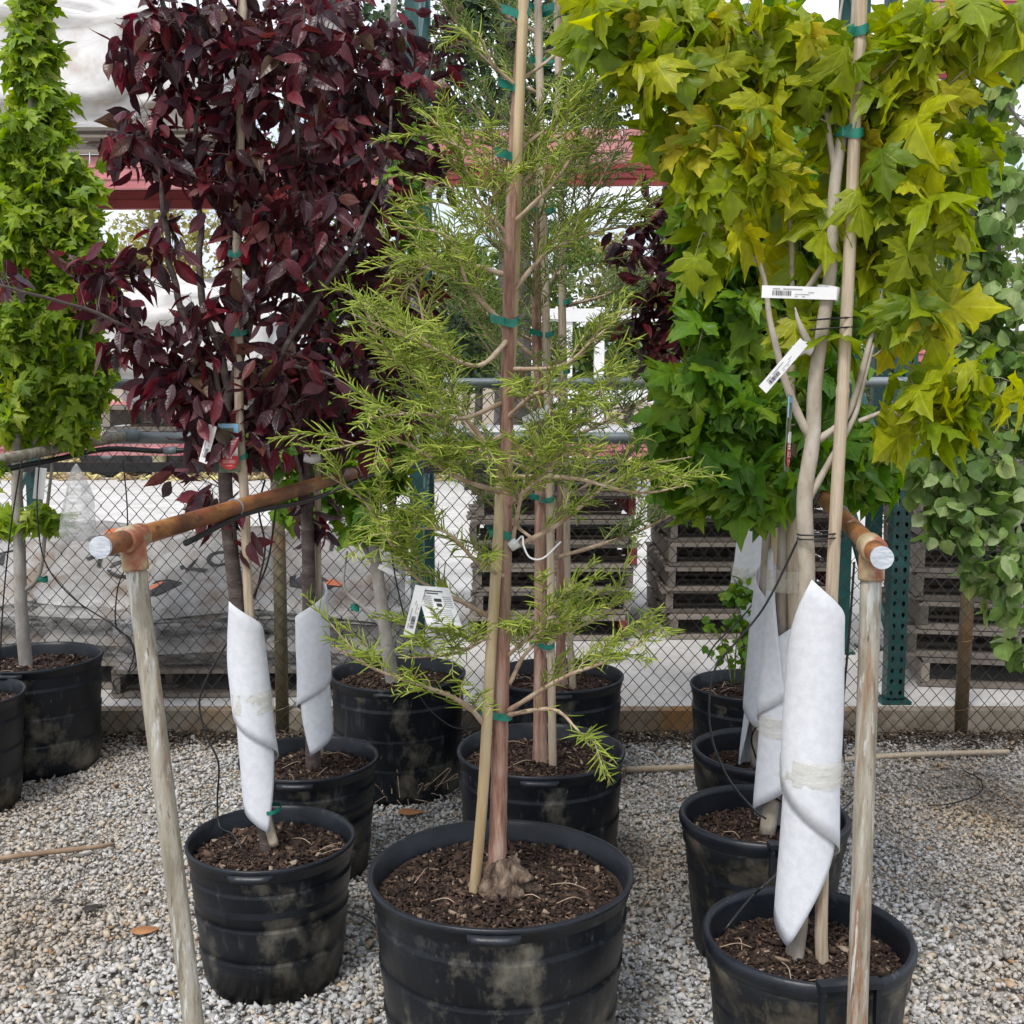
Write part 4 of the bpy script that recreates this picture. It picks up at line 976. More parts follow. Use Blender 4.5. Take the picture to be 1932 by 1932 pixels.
tk = [foot('centre', -.012, -.03)] + pp(y1 - .03, (940, 1560), (943, 1400), (948, 1200), (952, 1000), (955, 850), (958, 700), (960, 560), (963, 420), (968, 300), (975, 170), (982, 60), (986, -60), (990, -260), (994, -420))
L1 = [((930, 1388), (868, 1322, -.08), (720, 1268, -.2), (630, 1220, -.3)), ((952, 1345), (1060, 1280, -.1), (1150, 1245, -.15), (1245, 1190, -.2)), ((952, 1350), (1040, 1338, -.14), (1085, 1372, -.2), (1112, 1408, -.22)),
      ((935, 1170), (880, 1140, -.05), (780, 1085, -.12), (690, 950, -.18), (600, 885, -.22)), ((965, 1035), (1060, 985, .05), (1180, 890, .1), (1305, 862, .12)), ((965, 1030), (985, 930, -.06), (1010, 860, -.1), (1085, 800, -.15)),
      ((945, 870), (850, 760, -.02), (755, 690, -.05), (690, 600, -.1)), ((945, 880), (860, 770, .08), (812, 700, .14), (790, 560, .18), (745, 490, .2)), ((962, 697), (1060, 690, -.05), (1120, 640, -.08), (1200, 572, -.1)),
      ((955, 615), (885, 540, -.06), (850, 450, -.1), (745, 425, -.16)), ((960, 560), (1030, 480, .06), (1120, 440, .12), (1222, 420, .15)), ((965, 450), (905, 380, .04), (872, 310, .06), (850, 255, .06)), ((970, 420), (1040, 350, -.05), (1090, 285, -.08), (1152, 240, -.1)),
      ((970, 340), (900, 295, -.08), (835, 262, -.12)), ((976, 285), (1050, 232, .06), (1120, 200, .1)), ((985, 172), (932, 122, -.04), (902, 60, -.06)), ((985, 150), (1050, 100, .05), (1085, 40, .08)), ((948, 760), (870, 790, -.1), (780, 780, -.2), (690, 790, -.25)),
      ((950, 930), (860, 900, -.12), (750, 832, -.2), (610, 850, -.3)), ((945, 1180), (870, 1230, -.1), (760, 1242, -.2)), ((960, 1290), (1010, 1215, .05), (1140, 1160, .12), (1178, 1085, .12)), ((955, 900), (1080, 902, -.12), (1200, 930, -.18), (1300, 915, -.2)),
      ((960, 640), (900, 690, -.1), (800, 650, -.2), (660, 590, -.2)), ((960, 520), (880, 500, .1), (790, 520, .18), (720, 620, .2)), ((965, 380), (1010, 300, .03), (1000, 200, .05)), ((965, 480), (920, 400, -.1), (960, 330, -.14)), ((955, 790), (1020, 740, -.1), (1100, 760, -.15), (1190, 700, -.2)),
      ((955, 1090), (900, 1060, -.1), (830, 1000, -.15), (700, 1010, -.2)), ((955, 960), (1020, 900, -.12), (1080, 840, -.18)), ((955, 1240), (1010, 1190, -.1), (1050, 1140, -.15)), ((950, 820), (880, 850, -.1), (800, 880, -.16))]
FO = {0: .6, 1: .8, 2: .35, 4: .5, 8: .45, 15: .25, 16: .2, 13: .7, 21: .6}
def yoff(pts, y): return [PY(u, v, y + (w[0] if w else 0)) for u, v, *w in pts]
limbs = [(yoff(p, y1 - .03), FO.get(i, 1.0)) for i, p in enumerate(L1)]
cy1 = cypress('bald_cypress', 'pink barked bald cypress with feathery light green shoots in the wide pot', tk, .0205, .0055, limbs, m_lf_cy, foot('centre', -.012, -.03), 'bald cypresses', sub=11, step=.0052, size=.040, subl=.25)
# gnarled root collar
mb = MB(); cc = foot('centre', .006, -.03); n = 44; V = []; Fc = []
for i in range(17):
    for j in range(n):
        a = 2 * math.pi * j / n; h = i / 16; rr = (.050 + .012 * math.sin(h * 3.0) - .034 * h ** 2) * (1 + .55 * fbm((math.cos(a) * 2.6 + 3, math.sin(a) * 2.6, h * 3.4)) + .16 * math.sin(a * 5 + h * 6 + 2 * fbm((h * 3, a, 2))))
        V.append((cc[0] + .012 * (1 - h) + rr * math.cos(a), cc[1] + rr * math.sin(a) * .9, cc[2] + .115 * h))
Fc = [(i * n + j, i * n + (j + 1) % n, (i + 1) * n + (j + 1) % n, (i + 1) * n + j) for i in range(16) for j in range(n)]
mb.add(V, Fc); obj('root_collar', mb, m_bark_cyg, cy1.root)
st1 = [foot('centre', -.060, -.035, .02)] + pp(y1 - .055, (911, 1500), (925, 1250), (938, 1040)) + pp(y1 - .02, (948, 880), (955, 860)) + pp(y1 + .02, (963, 700), (972, 480)) + pp(y1 - .045, (976, 300), (982, 150), (988, 0), (992, -200))
cane(st1, .0125, 'yellow bamboo cane tied to the pink barked bald cypress', m_bamboo_y, every=.34)
for u, v, u2 in ((952, 1352, 920), (955, 1012, 938), (957, 612, 967), (968, 300, 976), (975, 170, 982), (982, 32, 988)):
    tie(cy1.root, PY(u, v, y1 - .03), PY(u2, v - 8, y1 - .04), .018 if v > 900 else .0135, .017, -.03)

def auto_limbs(P, n, zlo, zhi, Lmax, seed, up=(.35, .9)):
    rg = np.random.default_rng(seed); out = []
    for i in range(n):
        z = zlo + (zhi - zlo) * (i + rg.uniform(0, 1)) / n; j = np.argmin(abs(P[:, 2] - z)); a = P[j]; th = i * 2.4 + rg.uniform(-.5, .5); f = (z - zlo) / (zhi - zlo)
        L = Lmax * (1 - .45 * f) * rg.uniform(.65, 1.1); u = rg.uniform(*up); d = np.array([math.cos(th), math.sin(th), u]); d /= np.linalg.norm(d); p1 = a + d * L * .5 + np.array([0, 0, -.02]); p2 = a + d * L + np.array([0, 0, rg.uniform(-.06, .10)]); out.append([a, p1, p2])
    return out
y2 = POTS['back']['y']; tk2 = [foot('back', .0, 0)] + pp(y2, (1019, 1330), (1020, 1000), (1018, 800), (1012, 600), (1016, 400), (1020, 200), (1014, 0), (1012, -250))
P2 = smooth(tk2, 10)
cy2 = cypress('bald_cypress', 'brown barked bald cypress with split wooden stake in the pot behind', tk2, .022, .006, auto_limbs(P2, 26, .95, 2.75, .62, 4), m_lf_cyd, foot('back'), 'bald cypresses', sub=12, step=.0068, size=.040, subl=.26)
cane([foot('back', .036, -.04)] + pp(y2 - .04, (1040, 1250), (1038, 1000), (1030, 600), (1022, 300), (1015, 0), (1012, -200)), .0125, 'split pale stake tied to the second bald cypress', m_bamboo, every=.5)
for v in (1215, 940, 630, 398, 118, 18): tie(cy2.root, PY(1022, v, y2), PY(1036, v, y2 - .04), .019, .016, -.025)
y3 = POTS['behind']['y']; tk3 = [foot('behind', .02, 0)] + pp(y3, (1058, 1200), (1058, 1000), (1060, 700), (1058, 400), (1056, 100), (1055, -200)); P3 = smooth(tk3, 10)
cy3 = cypress('bald_cypress', 'dark trunked bald cypress against the chain link fence', tk3, .021, .006, auto_limbs(P3, 22, 1.0, 3.0, .66, 9), m_lf_cyd, foot('behind', .02), 'bald cypresses', step=.009, sub=10, size=.042, subl=.28)
cane([foot('behind', .062, -.04)] + pp(y3 - .05, (1072, 1150), (1068, 900), (1062, 600), (1056, 300), (1050, 0), (1048, -150)), .013, 'thin bamboo cane tied to the cypress against the fence', m_bamboo)
for v in (1120, 570, 700): tie(cy3.root, PY(1060, v, y3), PY(1068, v, y3 - .05), .019, .018, .03)
# ------------------------------------------------------------------ purple leaved plums
yp = POTS['plum']['y']; B = foot('plum', -.005, 0)
pl = Crown('purple_plum', 'purple leaved plum with white wrapped leaning trunk beside the rusty pipe post', B, 'tree', 'purple leaved plums')
pl.limb('trunk', [B] + pp(yp, (500, 1540), (478, 1400), (455, 1200), (436, 1040), (426, 930), (424, 850)), .022, .0165, m_bark_plum, 14, knots=.08)
for pts, r in ((((424, 860), (430, 760), (462, 640), (478, 520), (470, 380), (480, 250), (470, 80), (475, -120)), .016), (((424, 850), (405, 760), (372, 660), (330, 540), (312, 420), (300, 280), (305, 150), (290, 20)), .012), (((430, 790), (425, 700), (380, 560), (378, 430), (370, 280), (378, 120), (370, -60)), .012),
               (((426, 900), (470, 790), (560, 620), (660, 470), (720, 330, .1), (740, 200, .1)), .010), (((424, 830), (360, 740), (290, 650), (180, 590, -.1), (60, 555, -.2), (-30, 530, -.25)), .007), (((430, 800), (500, 700), (600, 700), (690, 750), (740, 780)), .006), (((425, 830), (410, 700), (440, 560), (430, 430), (410, 300)), .009), (((470, 500), (540, 400), (560, 260), (570, 100), (575, -60)), .009), (((424, 930), (450, 980, .02), (470, 1040, .03)), .005)):
    pl.limb('branch', yoff(pts, yp), r, .003, m_bark_plum, 8, wob=.003)
pl.clusters([(300, 90, 100, 120, 26), (420, 110, 120, 150, 40), (270, 250, 70, 70, 14), (390, 300, 120, 90, 26), (530, 120, 110, 150, 34), (500, 330, 100, 130, 26), (520, 480, 100, 110, 24), (330, 470, 50, 60, 4), (250, 500, 40, 25, 3), (170, 500, 40, 30, 4), (300, 640, 110, 45, 16), (190, 570, 60, 40, 7), (430, 590, 90, 60, 14), (430, 720, 110, 60, 20), (330, 740, 70, 40, 8), (480, 820, 70, 50, 12), (390, 800, 60, 40, 8), (430, 930, 60, 40, 6), (360, 880, 30, 40, 4), (470, 1010, 30, 20, 2), (5, 520, 20, 20, 2), (610, 300, 80, 120, 16), (560, 720, 90, 60, 14)],
            yp, 'plum', .064, per=6.2, out=.7, down=.75, tw=.0018, rnd=.55, up=.30, face=.0)
pl.build_twigs(m_bark_plum); pl.build_leaves('plum', m_lf_plum, 300)
felt_wrap(pl.root, PY(502, 1560, yp), PY(455, 1128, yp), .041, 1.35, 2.6, -1, shear=-.22, tape=(.56,))
cane(pp(yp - .02, (517, 1595), (498, 1500), (470, 1150), (462, 950), (452, 800), (450, 600), (448, 450), (455, 200), (458, 0), (460, -150)), .0125, 'pale bamboo cane tied to the leaning wrapped plum', m_bamboo)
for u, v in ((432, 860), (445, 480), (440, 628)): tie(pl.root, PY(u, v, yp), PY(452, v, yp - .02), .022, .012, .035)
tie(pl.root, PY(503, 1524, yp), PY(512, 1522, yp - .02), .028, .010, .02)
yq = POTS['plum2']['y']; B = foot('plum2', .012, 0)
p2 = Crown('purple_plum', 'purple leaved plum standing upright in the pot behind the leaning one', B, 'tree', 'purple leaved plums')
p2.limb('trunk', [B] + pp(yq, (590, 1400), (584, 1200), (582, 1050), (578, 900), (586, 700), (600, 500), (608, 350), (612, 200), (616, 0), (620, -200)), .024, .010, m_bark_plum, 14, knots=.08)
for pts, r in ((((580, 880), (640, 780), (700, 640), (740, 500), (760, 350), (770, 200)), .010), (((582, 900), (560, 760), (550, 600), (545, 450), (560, 300)), .010), (((590, 700), (660, 560), (690, 400), (700, 240), (705, 60)), .010), (((600, 500), (650, 380), (655, 200), (650, 0)), .009), (((585, 860), (640, 800), (720, 770), (800, 790)), .006), (((600, 450), (700, 300), (790, 180), (830, 60)), .007)):
    p2.limb('branch', yoff(pts, yq), r, .003, m_bark_plum, 8, wob=.003)
p2.clusters([(640, 80, 150, 150, 54), (700, 260, 120, 140, 42), (600, 260, 100, 120, 22), (660, 430, 130, 110, 36), (590, 440, 90, 110, 20), (740, 560, 100, 90, 24), (640, 600, 120, 90, 28), (560, 640, 70, 80, 10), (600, 740, 130, 70, 26), (720, 700, 100, 70, 20), (800, 100, 60, 120, 12), (820, 240, 50, 80, 8), (530, 820, 60, 50, 8), (780, 800, 70, 40, 7), (680, 820, 60, 40, 8), (590, 960, 40, 40, 4), (850, 330, 30, 30, 2)],
            yq, 'plum', .066, per=6.6, out=.7, down=.75, tw=.0018, rnd=.55, up=.30, face=.0)
p2.build_twigs(m_bark_plum); p2.build_leaves('plum', m_lf_plum, 300)
felt_wrap(p2.root, PY(596, 1415, yq), PY(586, 1100, yq), .044, 1.6, .8, 1, shear=-.2)
cane(pp(yq + .03, (604, 1425), (602, 1200), (600, 900), (606, 600), (625, 300), (640, 0)), .010, 'thin bamboo cane behind the upright purple plum', m_bamboo)
y12 = POTS['right4']['y']; B = foot('right4', .0, 0)
p3 = Crown('purple_plum', 'dark stemmed purple plum in the weedy pot by the fence', B, 'tree', 'purple leaved plums')
p3.limb('trunk', [B] + pp(y12, (1408, 1150), (1425, 980), (1420, 850), (1390, 700), (1340, 560), (1290, 420), (1270, 300)), .024, .008, m_bark_plum, 12)
for pts in (((1400, 740), (1330, 680), (1270, 600), (1230, 480)), ((1360, 600), (1300, 560), (1220, 540)), ((1410, 800), (1350, 780), (1290, 700))): p3.limb('branch', yoff(pts, y12), .008, .003, m_bark_plum, 7)
p3.clusters([(1230, 470, 70, 90, 22), (1270, 600, 70, 90, 20), (1300, 700, 60, 50, 10), (1220, 620, 40, 60, 8), (1350, 820, 50, 30, 4), (1280, 380, 40, 50, 6)], y12, 'plum', .066, per=10, out=.7, down=.6, tw=.0018, up=.35)
p3.build_twigs(m_bark_plum); p3.build_leaves('plum', m_lf_plum, 120)
felt_wrap(p3.root, PY(1398, 1190, y12), PY(1424, 950, y12), .045, 1.2, 1.0, 1, shear=-.2, tape=(.45,))

# ------------------------------------------------------------------ maples of the right-hand row
ym = POTS['right']['y']; B = foot('right', -.028, .0)
mp = Crown('young_maple', 'pale barked wrapped maple with yellow green leaves beside the pipe post', B, 'tree', 'wrapped maples')
mp.limb('trunk', [B] + pp(ym, (1510, 1700), (1520, 1400), (1522, 1080), (1518, 940), (1533, 830), (1538, 720), (1552, 620), (1568, 500), (1575, 350), (1592, 240), (1612, 80), (1620, -100), (1625, -300)), .0195, .0085, m_bark_maple, 16, knots=.10)
TW = ((((1535, 835), (1510, 790), (1482, 720), (1466, 660), (1452, 600), (1440, 520), (1400, 420), (1350, 300), (1290, 180), (1220, 70)), .0095), (((1532, 660), (1508, 610), (1500, 580)), .009), (((1545, 830), (1600, 780), (1640, 650), (1662, 570), (1690, 470), (1720, 330), (1740, 200)), .008), (((1520, 950), (1560, 880), (1610, 790), (1625, 740), (1650, 640), (1665, 560)), .008), (((1620, 795), (1700, 760), (1750, 715)), .005), (((1570, 480), (1500, 560, .05), (1492, 420, .05), (1460, 290, .05), (1390, 200, .05), (1330, 130, .05)), .007),
      (((1578, 340), (1560, 200), (1580, 60), (1600, -60)), .007), (((1600, 200), (1680, 110), (1760, 30), (1840, -20)), .007), (((1590, 240), (1480, 140), (1420, 50), (1380, -20)), .007))
for pts, r in TW: mp.limb('branch', yoff(pts, ym), r, .0014, m_bark_maple, 9, knots=.15)
mp.clusters([(1190, 40, 90, 60, 11), (1280, 140, 80, 80, 11), (1340, 240, 70, 80, 9), (1340, 440, 40, 40, 4), (1370, 330, 50, 60, 5), (1450, 100, 130, 90, 14), (1430, 250, 80, 90, 6), (1560, 130, 110, 80, 11), (1660, 150, 110, 90, 12), (1710, 270, 90, 90, 12), (1600, 330, 120, 70, 6, .12), (1670, 400, 90, 80, 11), (1520, 420, 80, 80, 5, .12), (1610, 470, 40, 40, 3, .1), (1760, 380, 60, 90, 7), (1690, 530, 60, 60, 6), (1790, 240, 60, 70, 5), (1500, 615, 35, 25, 3, .06), (1690, 600, 40, 40, 3), (1780, 750, 80, 50, 8), (1840, 720, 50, 40, 5), (1720, 800, 40, 30, 2), (1860, 30, 80, 60, 8), (1760, 40, 80, 60, 8), (1300, 20, 70, 40, 5)],
            ym, 'maple', .084, per=3.2, out=.5, down=.95, tw=.0022, rnd=.42, up=.40)
mp.build_twigs(m_bark_maple); mp.build_leaves('maple', m_lf_maple, 300)
felt_wrap(mp.root, PY(1518, 1768, ym), PY(1546, 1086, ym), .051, 1.408, rad(126), -1, shear=-.45, tape=(.48,), flare=.10)
cane([foot('right', .028, -.02)] + pp(ym - .02, (1550, 1700), (1566, 1200), (1578, 950), (1592, 700), (1602, 500), (1612, 260), (1622, 80), (1630, -150)), .0140, 'thick pale bamboo cane tied to the front wrapped maple', m_bamboo, every=.33)
for v in (600, 618, 1004, 1012):
    a, b = PY(1545 if v < 700 else 1522, v, ym), PY(1597 if v < 700 else 1573, v + 3, ym - .02); c = (a + b) / 2; L = np.linalg.norm(b - a) / 2 + .019; t = np.linspace(0, 2 * math.pi, 30)
    mb = MB(); mb.tube(np.stack([c[0] + L * np.cos(t), c[1] + .026 * np.sin(t), c[2] + .003 * np.cos(t)], 1), .0018, 5, False); obj('tie_cord', mb, m_black, mp.root)
for v in (252, 60): tie(mp.root, PY(1590 if v > 100 else 1612, v, ym), PY(1614 if v > 100 else 1624, v, ym - .02), .0165, .018, .025)
y10 = POTS['right2']['y']; B = foot('right2', .01, 0)
m2 = Crown('young_maple', 'deep green maple second from the pipe post in the wrapped row', B, 'tree', 'wrapped maples')
m2.limb('trunk', [B] + pp(y10, (1468, 1400), (1478, 1100), (1484, 900), (1490, 700), (1500, 500), (1500, 300), (1495, 100), (1490, -150)), .023, .010, m_bark_maple, 12)
for pts, r in ((((1485, 850), (1440, 800), (1380, 750), (1300, 730)), .007), (((1484, 900), (1440, 890), (1380, 870), (1300, 880)), .006), (((1490, 700), (1440, 600), (1400, 450), (1370, 300), (1360, 150)), .009), (((1500, 560), (1560, 440), (1600, 300)), .008), (((1500, 400), (1440, 250), (1420, 60)), .008), (((1486, 840), (1560, 820), (1640, 850)), .006)): m2.limb('branch', yoff(pts, y10), r, .003, m_bark_maple, 8)
m2.clusters([(1330, 740, 80, 60, 14), (1400, 720, 60, 60, 9), (1340, 890, 80, 70, 15), (1430, 900, 60, 60, 9), (1380, 560, 70, 110, 16), (1350, 420, 60, 110, 14), (1420, 420, 90, 130, 20), (1400, 240, 100, 120, 20), (1470, 300, 90, 140, 16), (1540, 560, 80, 130, 12), (1640, 880, 40, 40, 6), (1600, 810, 60, 40, 6), (1380, 90, 110, 90, 14), (1540, 740, 60, 60, 5), (1500, 850, 40, 30, 2)], y10, 'maple', .092, per=7, out=.55, down=.8, rnd=.35, up=.45)
m2.build_twigs(m_bark_maple); m2.build_leaves('maple', m_lf_green, 300)
felt_wrap(m2.root, PY(1458, 1625, y10), PY(1490, 1030, y10), .049, 1.8, 2.2, 1, shear=-.18, tape=(.45, .9))
cane(pp(y10 - .03, (1500, 1500), (1497, 1030), (1494, 850), (1490, 700), (1496, 400), (1500, 100)), .017, 'pale bamboo cane of the second wrapped maple', m_bamboo)
y11 = POTS['right3']['y']; B = foot('right3', -.02, 0)
m3 = Crown('young_maple', 'green maple third from the pipe post in the wrapped row', B, 'tree', 'wrapped maples')
m3.limb('trunk', [B] + pp(y11, (1432, 1300), (1450, 1000), (1460, 800), (1455, 500), (1440, 250), (1430, 0), (1430, -200)), .022, .009, m_bark_maple, 12)
for pts in (((1458, 760), (1400, 650), (1370, 500)), ((1456, 600), (1520, 480), (1560, 300)), ((1450, 420), (1380, 300), (1350, 120))): m3.limb('branch', yoff(pts, y11), .008, .003, m_bark_maple, 7)
m3.clusters([(1420, 330, 110, 160, 24), (1400, 560, 90, 120, 20), (1480, 600, 80, 150, 16), (1390, 130, 100, 110, 16), (1520, 400, 80, 120, 12)], y11, 'maple', .09, per=7, out=.55, down=.8, rnd=.35, up=.45)
m3.build_twigs(m_bark_maple); m3.build_leaves('maple', m_lf_green, 0)
felt_wrap(m3.root, PY(1425, 1490, y11), PY(1462, 1040, y11), .050, 1.5, .4, -1, shear=-.2)
cane(pp(y11 - .03, (1448, 1400), (1462, 1060), (1470, 900), (1476, 700), (1480, 400)), .016, 'brown bamboo cane of the third wrapped maple', m_bamboo_y)
# weeds in the fourth pot
B = foot('right4', -.05, -.06); wd = Crown('weed_plant', 'leafy green weeds sprouting in the black pot by the fence', B, 'weed')
for pts in (((1385, 1290), (1390, 1200), (1395, 1120), (1378, 1080)), ((1400, 1290), (1405, 1230), (1415, 1170)), ((1380, 1290), (1370, 1230), (1352, 1200), (1330, 1200))): wd.limb('stem', yoff(pts, y12 - .12), .003, .0012, m_lf_shrub, 6)
wd.clusters([(1398, 1220, 35, 60, 16, 0, .05), (1385, 1130, 25, 50, 8, 0, .04), (1410, 1150, 20, 50, 5, 0, .04), (1345, 1200, 30, 25, 3, 0, .04)], y12 - .12, 'aspen', .030, per=6, tw=.0011)
wd.build_twigs(m_lf_shrub); wd.build_leaves('aspen', m_lf_green, 0)

# ------------------------------------------------------------------ maples of the left-hand rows
y6 = POTS['maple3']['y']; B = foot('maple3', -.015, 0)
m6 = Crown('young_maple', 'grey forked maple in the rooty pot, green leaves behind the plums', B, 'tree', 'green maples on the plum side')
m6.limb('trunk', [B] + pp(y6, (728, 1200), (712, 1080), (700, 1000), (690, 900), (695, 700), (720, 400), (740, 100), (745, -150)), .027, .010, m_bark_grey, 12)
for pts in (((705, 1040), (735, 980), (745, 900), (770, 700), (780, 450)), ((702, 1060), (670, 1000), (640, 950), (610, 850)), ((730, 1190), (690, 1150), (650, 1110), (655, 1040)), ((700, 900), (640, 800), (570, 700))): m6.limb('branch', yoff(pts, y6), .011, .003, m_bark_grey, 8)
m6.clusters([(560, 830, 90, 60, 16), (620, 900, 90, 60, 18), (690, 900, 70, 70, 16), (740, 830, 60, 80, 14), (590, 760, 70, 60, 10), (700, 980, 60, 40, 8), (560, 950, 40, 40, 5), (660, 700, 80, 80, 12), (760, 520, 40, 150, 12), (770, 250, 40, 130, 9), (650, 520, 80, 60, 6), (730, 1000, 30, 40, 3), (520, 700, 50, 40, 4)], y6, 'maple', .066, per=8, out=.55, down=.7, rnd=.4)
m6.build_twigs(m_bark_grey); m6.build_leaves('maple', m_lf_green, 200)
tie(m6.root, PY(668, 1145, y6), PY(672, 1147, y6), .012, .022, False)
yc = POTS['column']['y']; B = foot('column', -.04, 0)
cm = Crown('columnar_maple', 'dense columnar maple with fresh green leaves against the fence', B, 'tree', 'columnar maples')
cm.limb('trunk', [B] + pp(yc, (40, 1150), (36, 1000), (32, 900), (40, 700), (55, 450), (60, 200), (62, 0), (65, -200)), .027, .010, m_bark_grey, 14)
for pts in (((38, 1120), (75, 1080), (90, 950), (110, 800), (150, 650)), ((34, 900), (90, 780), (150, 640), (170, 480)), ((40, 800), (100, 600), (130, 400)), ((45, 650), (100, 450), (110, 280)), ((36, 880), (0, 700), (-20, 500)), ((50, 500), (20, 350), (15, 200))): cm.limb('branch', yoff(pts, yc), .011, .003, m_bark_grey, 8)
cm.clusters([(55, 100, 45, 110, 34), (70, 250, 75, 110, 52), (100, 380, 95, 110, 66), (60, 480, 90, 120, 60), (150, 520, 75, 100, 48), (110, 640, 105, 110, 70), (160, 720, 60, 80, 34), (60, 760, 90, 80, 44), (20, 640, 50, 120, 26), (20, 330, 50, 120, 26), (130, 790, 60, 40, 14), (80, 970, 40, 30, 5), (15, 970, 15, 30, 3), (62, -60, 40, 90, 14)], yc, 'maple', .056, per=10, out=.6, down=.55, tw=.0016, rnd=.45, shell=.35, up=.5)
cm.build_twigs(m_bark_grey); cm.build_leaves('maple', m_lf_col, 300)
tie(cm.root, PY(78, 1094, yc), PY(84, 1092, yc), .013, .018, False)
ye = POTS['edge']['y']; B = foot('edge', 0, 0)
em = Crown('columnar_maple', 'columnar maple in the pot standing clear of the fence', B, 'tree', 'columnar maples')
em.limb('trunk', [B] + pp(ye, (-90, 900), (-80, 500), (-75, 0)), .028, .012, m_bark_grey, 10)
em.clusters([(-50, 620, 50, 130, 30), (-55, 400, 50, 120, 24), (-50, 820, 55, 60, 14), (-20, 900, 25, 20, 2)], ye, 'maple', .056, per=10, tw=.0016, shell=.35)
em.build_twigs(m_bark_grey); em.build_leaves('maple', m_lf_col, 60)

# ------------------------------------------------------------------ aspen
ya = POTS['aspen']['y']; B = foot('aspen')
asp = Crown('quaking_aspen', 'aspen with round grey green leaves reaching over from outside the row', B, 'tree')
asp.limb('trunk', [B] + [np.array([2.05 + .02 * k, ya, .45 + .5 * k]) for k in range(6)], .024, .012, m_bark_grey, 12)
for pts in (((2120, 900), (2000, 800), (1900, 780), (1800, 830)), ((2120, 1000), (1990, 1020), (1880, 1000), (1790, 900)), ((2120, 700), (1980, 620), (1870, 600), (1780, 560)), ((2120, 500), (1960, 420), (1870, 380), (1800, 300)), ((2120, 300), (1950, 250), (1880, 150), (1860, 60)), ((2120, 1000), (1960, 1060), (1880, 1110), (1850, 1050)), ((2120, 1060), (1980, 1130), (1925, 1190)), ((2100, 850), (1960, 860), (1840, 930), (1790, 980))): asp.limb('branch', yoff(pts, ya), .007, .0025, m_bark_grey, 7)
asp.clusters([(1860, 240, 70, 110, 16), (1890, 380, 70, 80, 15), (1830, 470, 90, 80, 14), (1880, 560, 80, 80, 17), (1810, 620, 80, 70, 14), (1880, 690, 80, 70, 18), (1900, 820, 70, 80, 20), (1830, 840, 80, 70, 18), (1770, 880, 70, 60, 12), (1840, 960, 80, 60, 16), (1910, 970, 50, 80, 12), (1880, 1060, 60, 50, 10), (1790, 960, 50, 60, 8), (1900, 1140, 40, 40, 6), (1910, 1220, 25, 30, 4), (1890, 110, 60, 60, 6), (1800, 340, 50, 60, 5), (1760, 720, 50, 60, 7), (1700, 860, 40, 40, 4)], ya, 'aspen', .050, per=8, out=.5, down=.75, tw=.0014, rnd=.55, spreadr=1.3, up=.3, dmax=.35)
asp.build_twigs(m_bark_grey); asp.build_leaves('aspen', m_lf_aspen, 300)

# ------------------------------------------------------------------ trees and shrubs beyond the yard
def far_tree(name, label, u, y, top, leaf_m, blobs, size, per, bark=None, tr=.12, dens=1.0, group='trees beyond the yard', dmax=1.2):
    b = PY(u, 900, y); b[2] = -.05; C = Crown(name, label, b, 'tree', group)
    C.limb('trunk', [b, b + np.array([.05, 0, top * .4]), b + np.array([-.04, 0, top * .7]), b + np.array([.1, 0, top])], tr, tr * .25, bark or m_bark_dark, 10)
    for bl in blobs:
        c = PY(bl[0], bl[1], y + (bl[5] if len(bl) > 5 else 0)); z0 = max(.6, min(c[2] - .5, top) * .75); a = np.array([b[0], b[1], z0]); C.limb('limb', [a, (a + c) / 2 + np.array([0, 0, .15]), c], tr * .35, .012, bark or m_bark_dark, 6)
    C.clusters([(q[0], q[1], q[2], q[3], max(1, int(q[4] * dens))) + tuple(q[5:]) for q in blobs], y, 'far', size, per=per, tw=.008, out=.4, down=.5, rnd=.8, along=.1, spreadr=2.2, dmax=dmax)
    C.build_twigs(bark or m_bark_dark); C.build_leaves('far', leaf_m, 0); return C
far_tree('cottonwood_tree', 'dark leaved cottonwood towering behind the red rack beam', 962, 12.5, 8.5, m_lf_cotton, [(880, 40, 90, 90, 44), (1040, 70, 90, 100, 44), (930, 170, 80, 70, 30), (1080, 190, 80, 50, 22), (1165, 200, 40, 45, 10), (840, 150, 60, 90, 22), (960, -60, 150, 80, 40), (700, 40, 120, 100, 34), (960, 330, 120, 80, 20), (1000, 420, 90, 60, 8)], .095, 16, tr=.22)
far_tree('willow_tree', 'yellow green twiggy willow behind the tarp covered rack load', 300, 16, 4.2, m_lf_willow, [(290, 440, 90, 80, 46), (350, 480, 80, 60, 34), (240, 500, 60, 50, 20), (400, 430, 60, 80, 20), (310, 560, 110, 40, 26), (480, 480, 60, 60, 14), (290, 370, 60, 40, 14)], .075, 14, mat('willow_bark', [(.3, (.20, .17, .10)), (.7, (.34, .30, .18))], 9, rough=.9), tr=.10)
far_tree('spring_tree', 'open pale leaved tree beyond the slotted rack upright', 1840, 13, 7.5, m_lf_pale, [(1800, 130, 90, 80, 26), (1880, 230, 80, 90, 26), (1790, 300, 70, 80, 18), (1880, 420, 80, 90, 22), (1900, 90, 70, 70, 18), (1780, 450, 60, 80, 12), (1880, 560, 80, 60, 16), (1740, 200, 60, 60, 10)], .08, 12, tr=.14)
far_tree('spring_tree', 'bare twigged pale tree between the cypress and the green maples', 1250, 15, 5, m_lf_pale, [(1240, 410, 60, 50, 14), (1290, 470, 50, 70, 12), (1180, 480, 70, 60, 10), (1120, 540, 80, 60, 12)], .07, 9, tr=.09)
far_tree('spring_tree', 'mid green tree behind the white railing and the bald cypresses', 985, 19, 5.2, m_lf_shrub, [(900, 500, 90, 80, 50), (1070, 500, 90, 80, 50), (980, 590, 140, 60, 50), (1190, 560, 70, 70, 34), (840, 600, 80, 60, 30)], .11, 14, tr=.13)
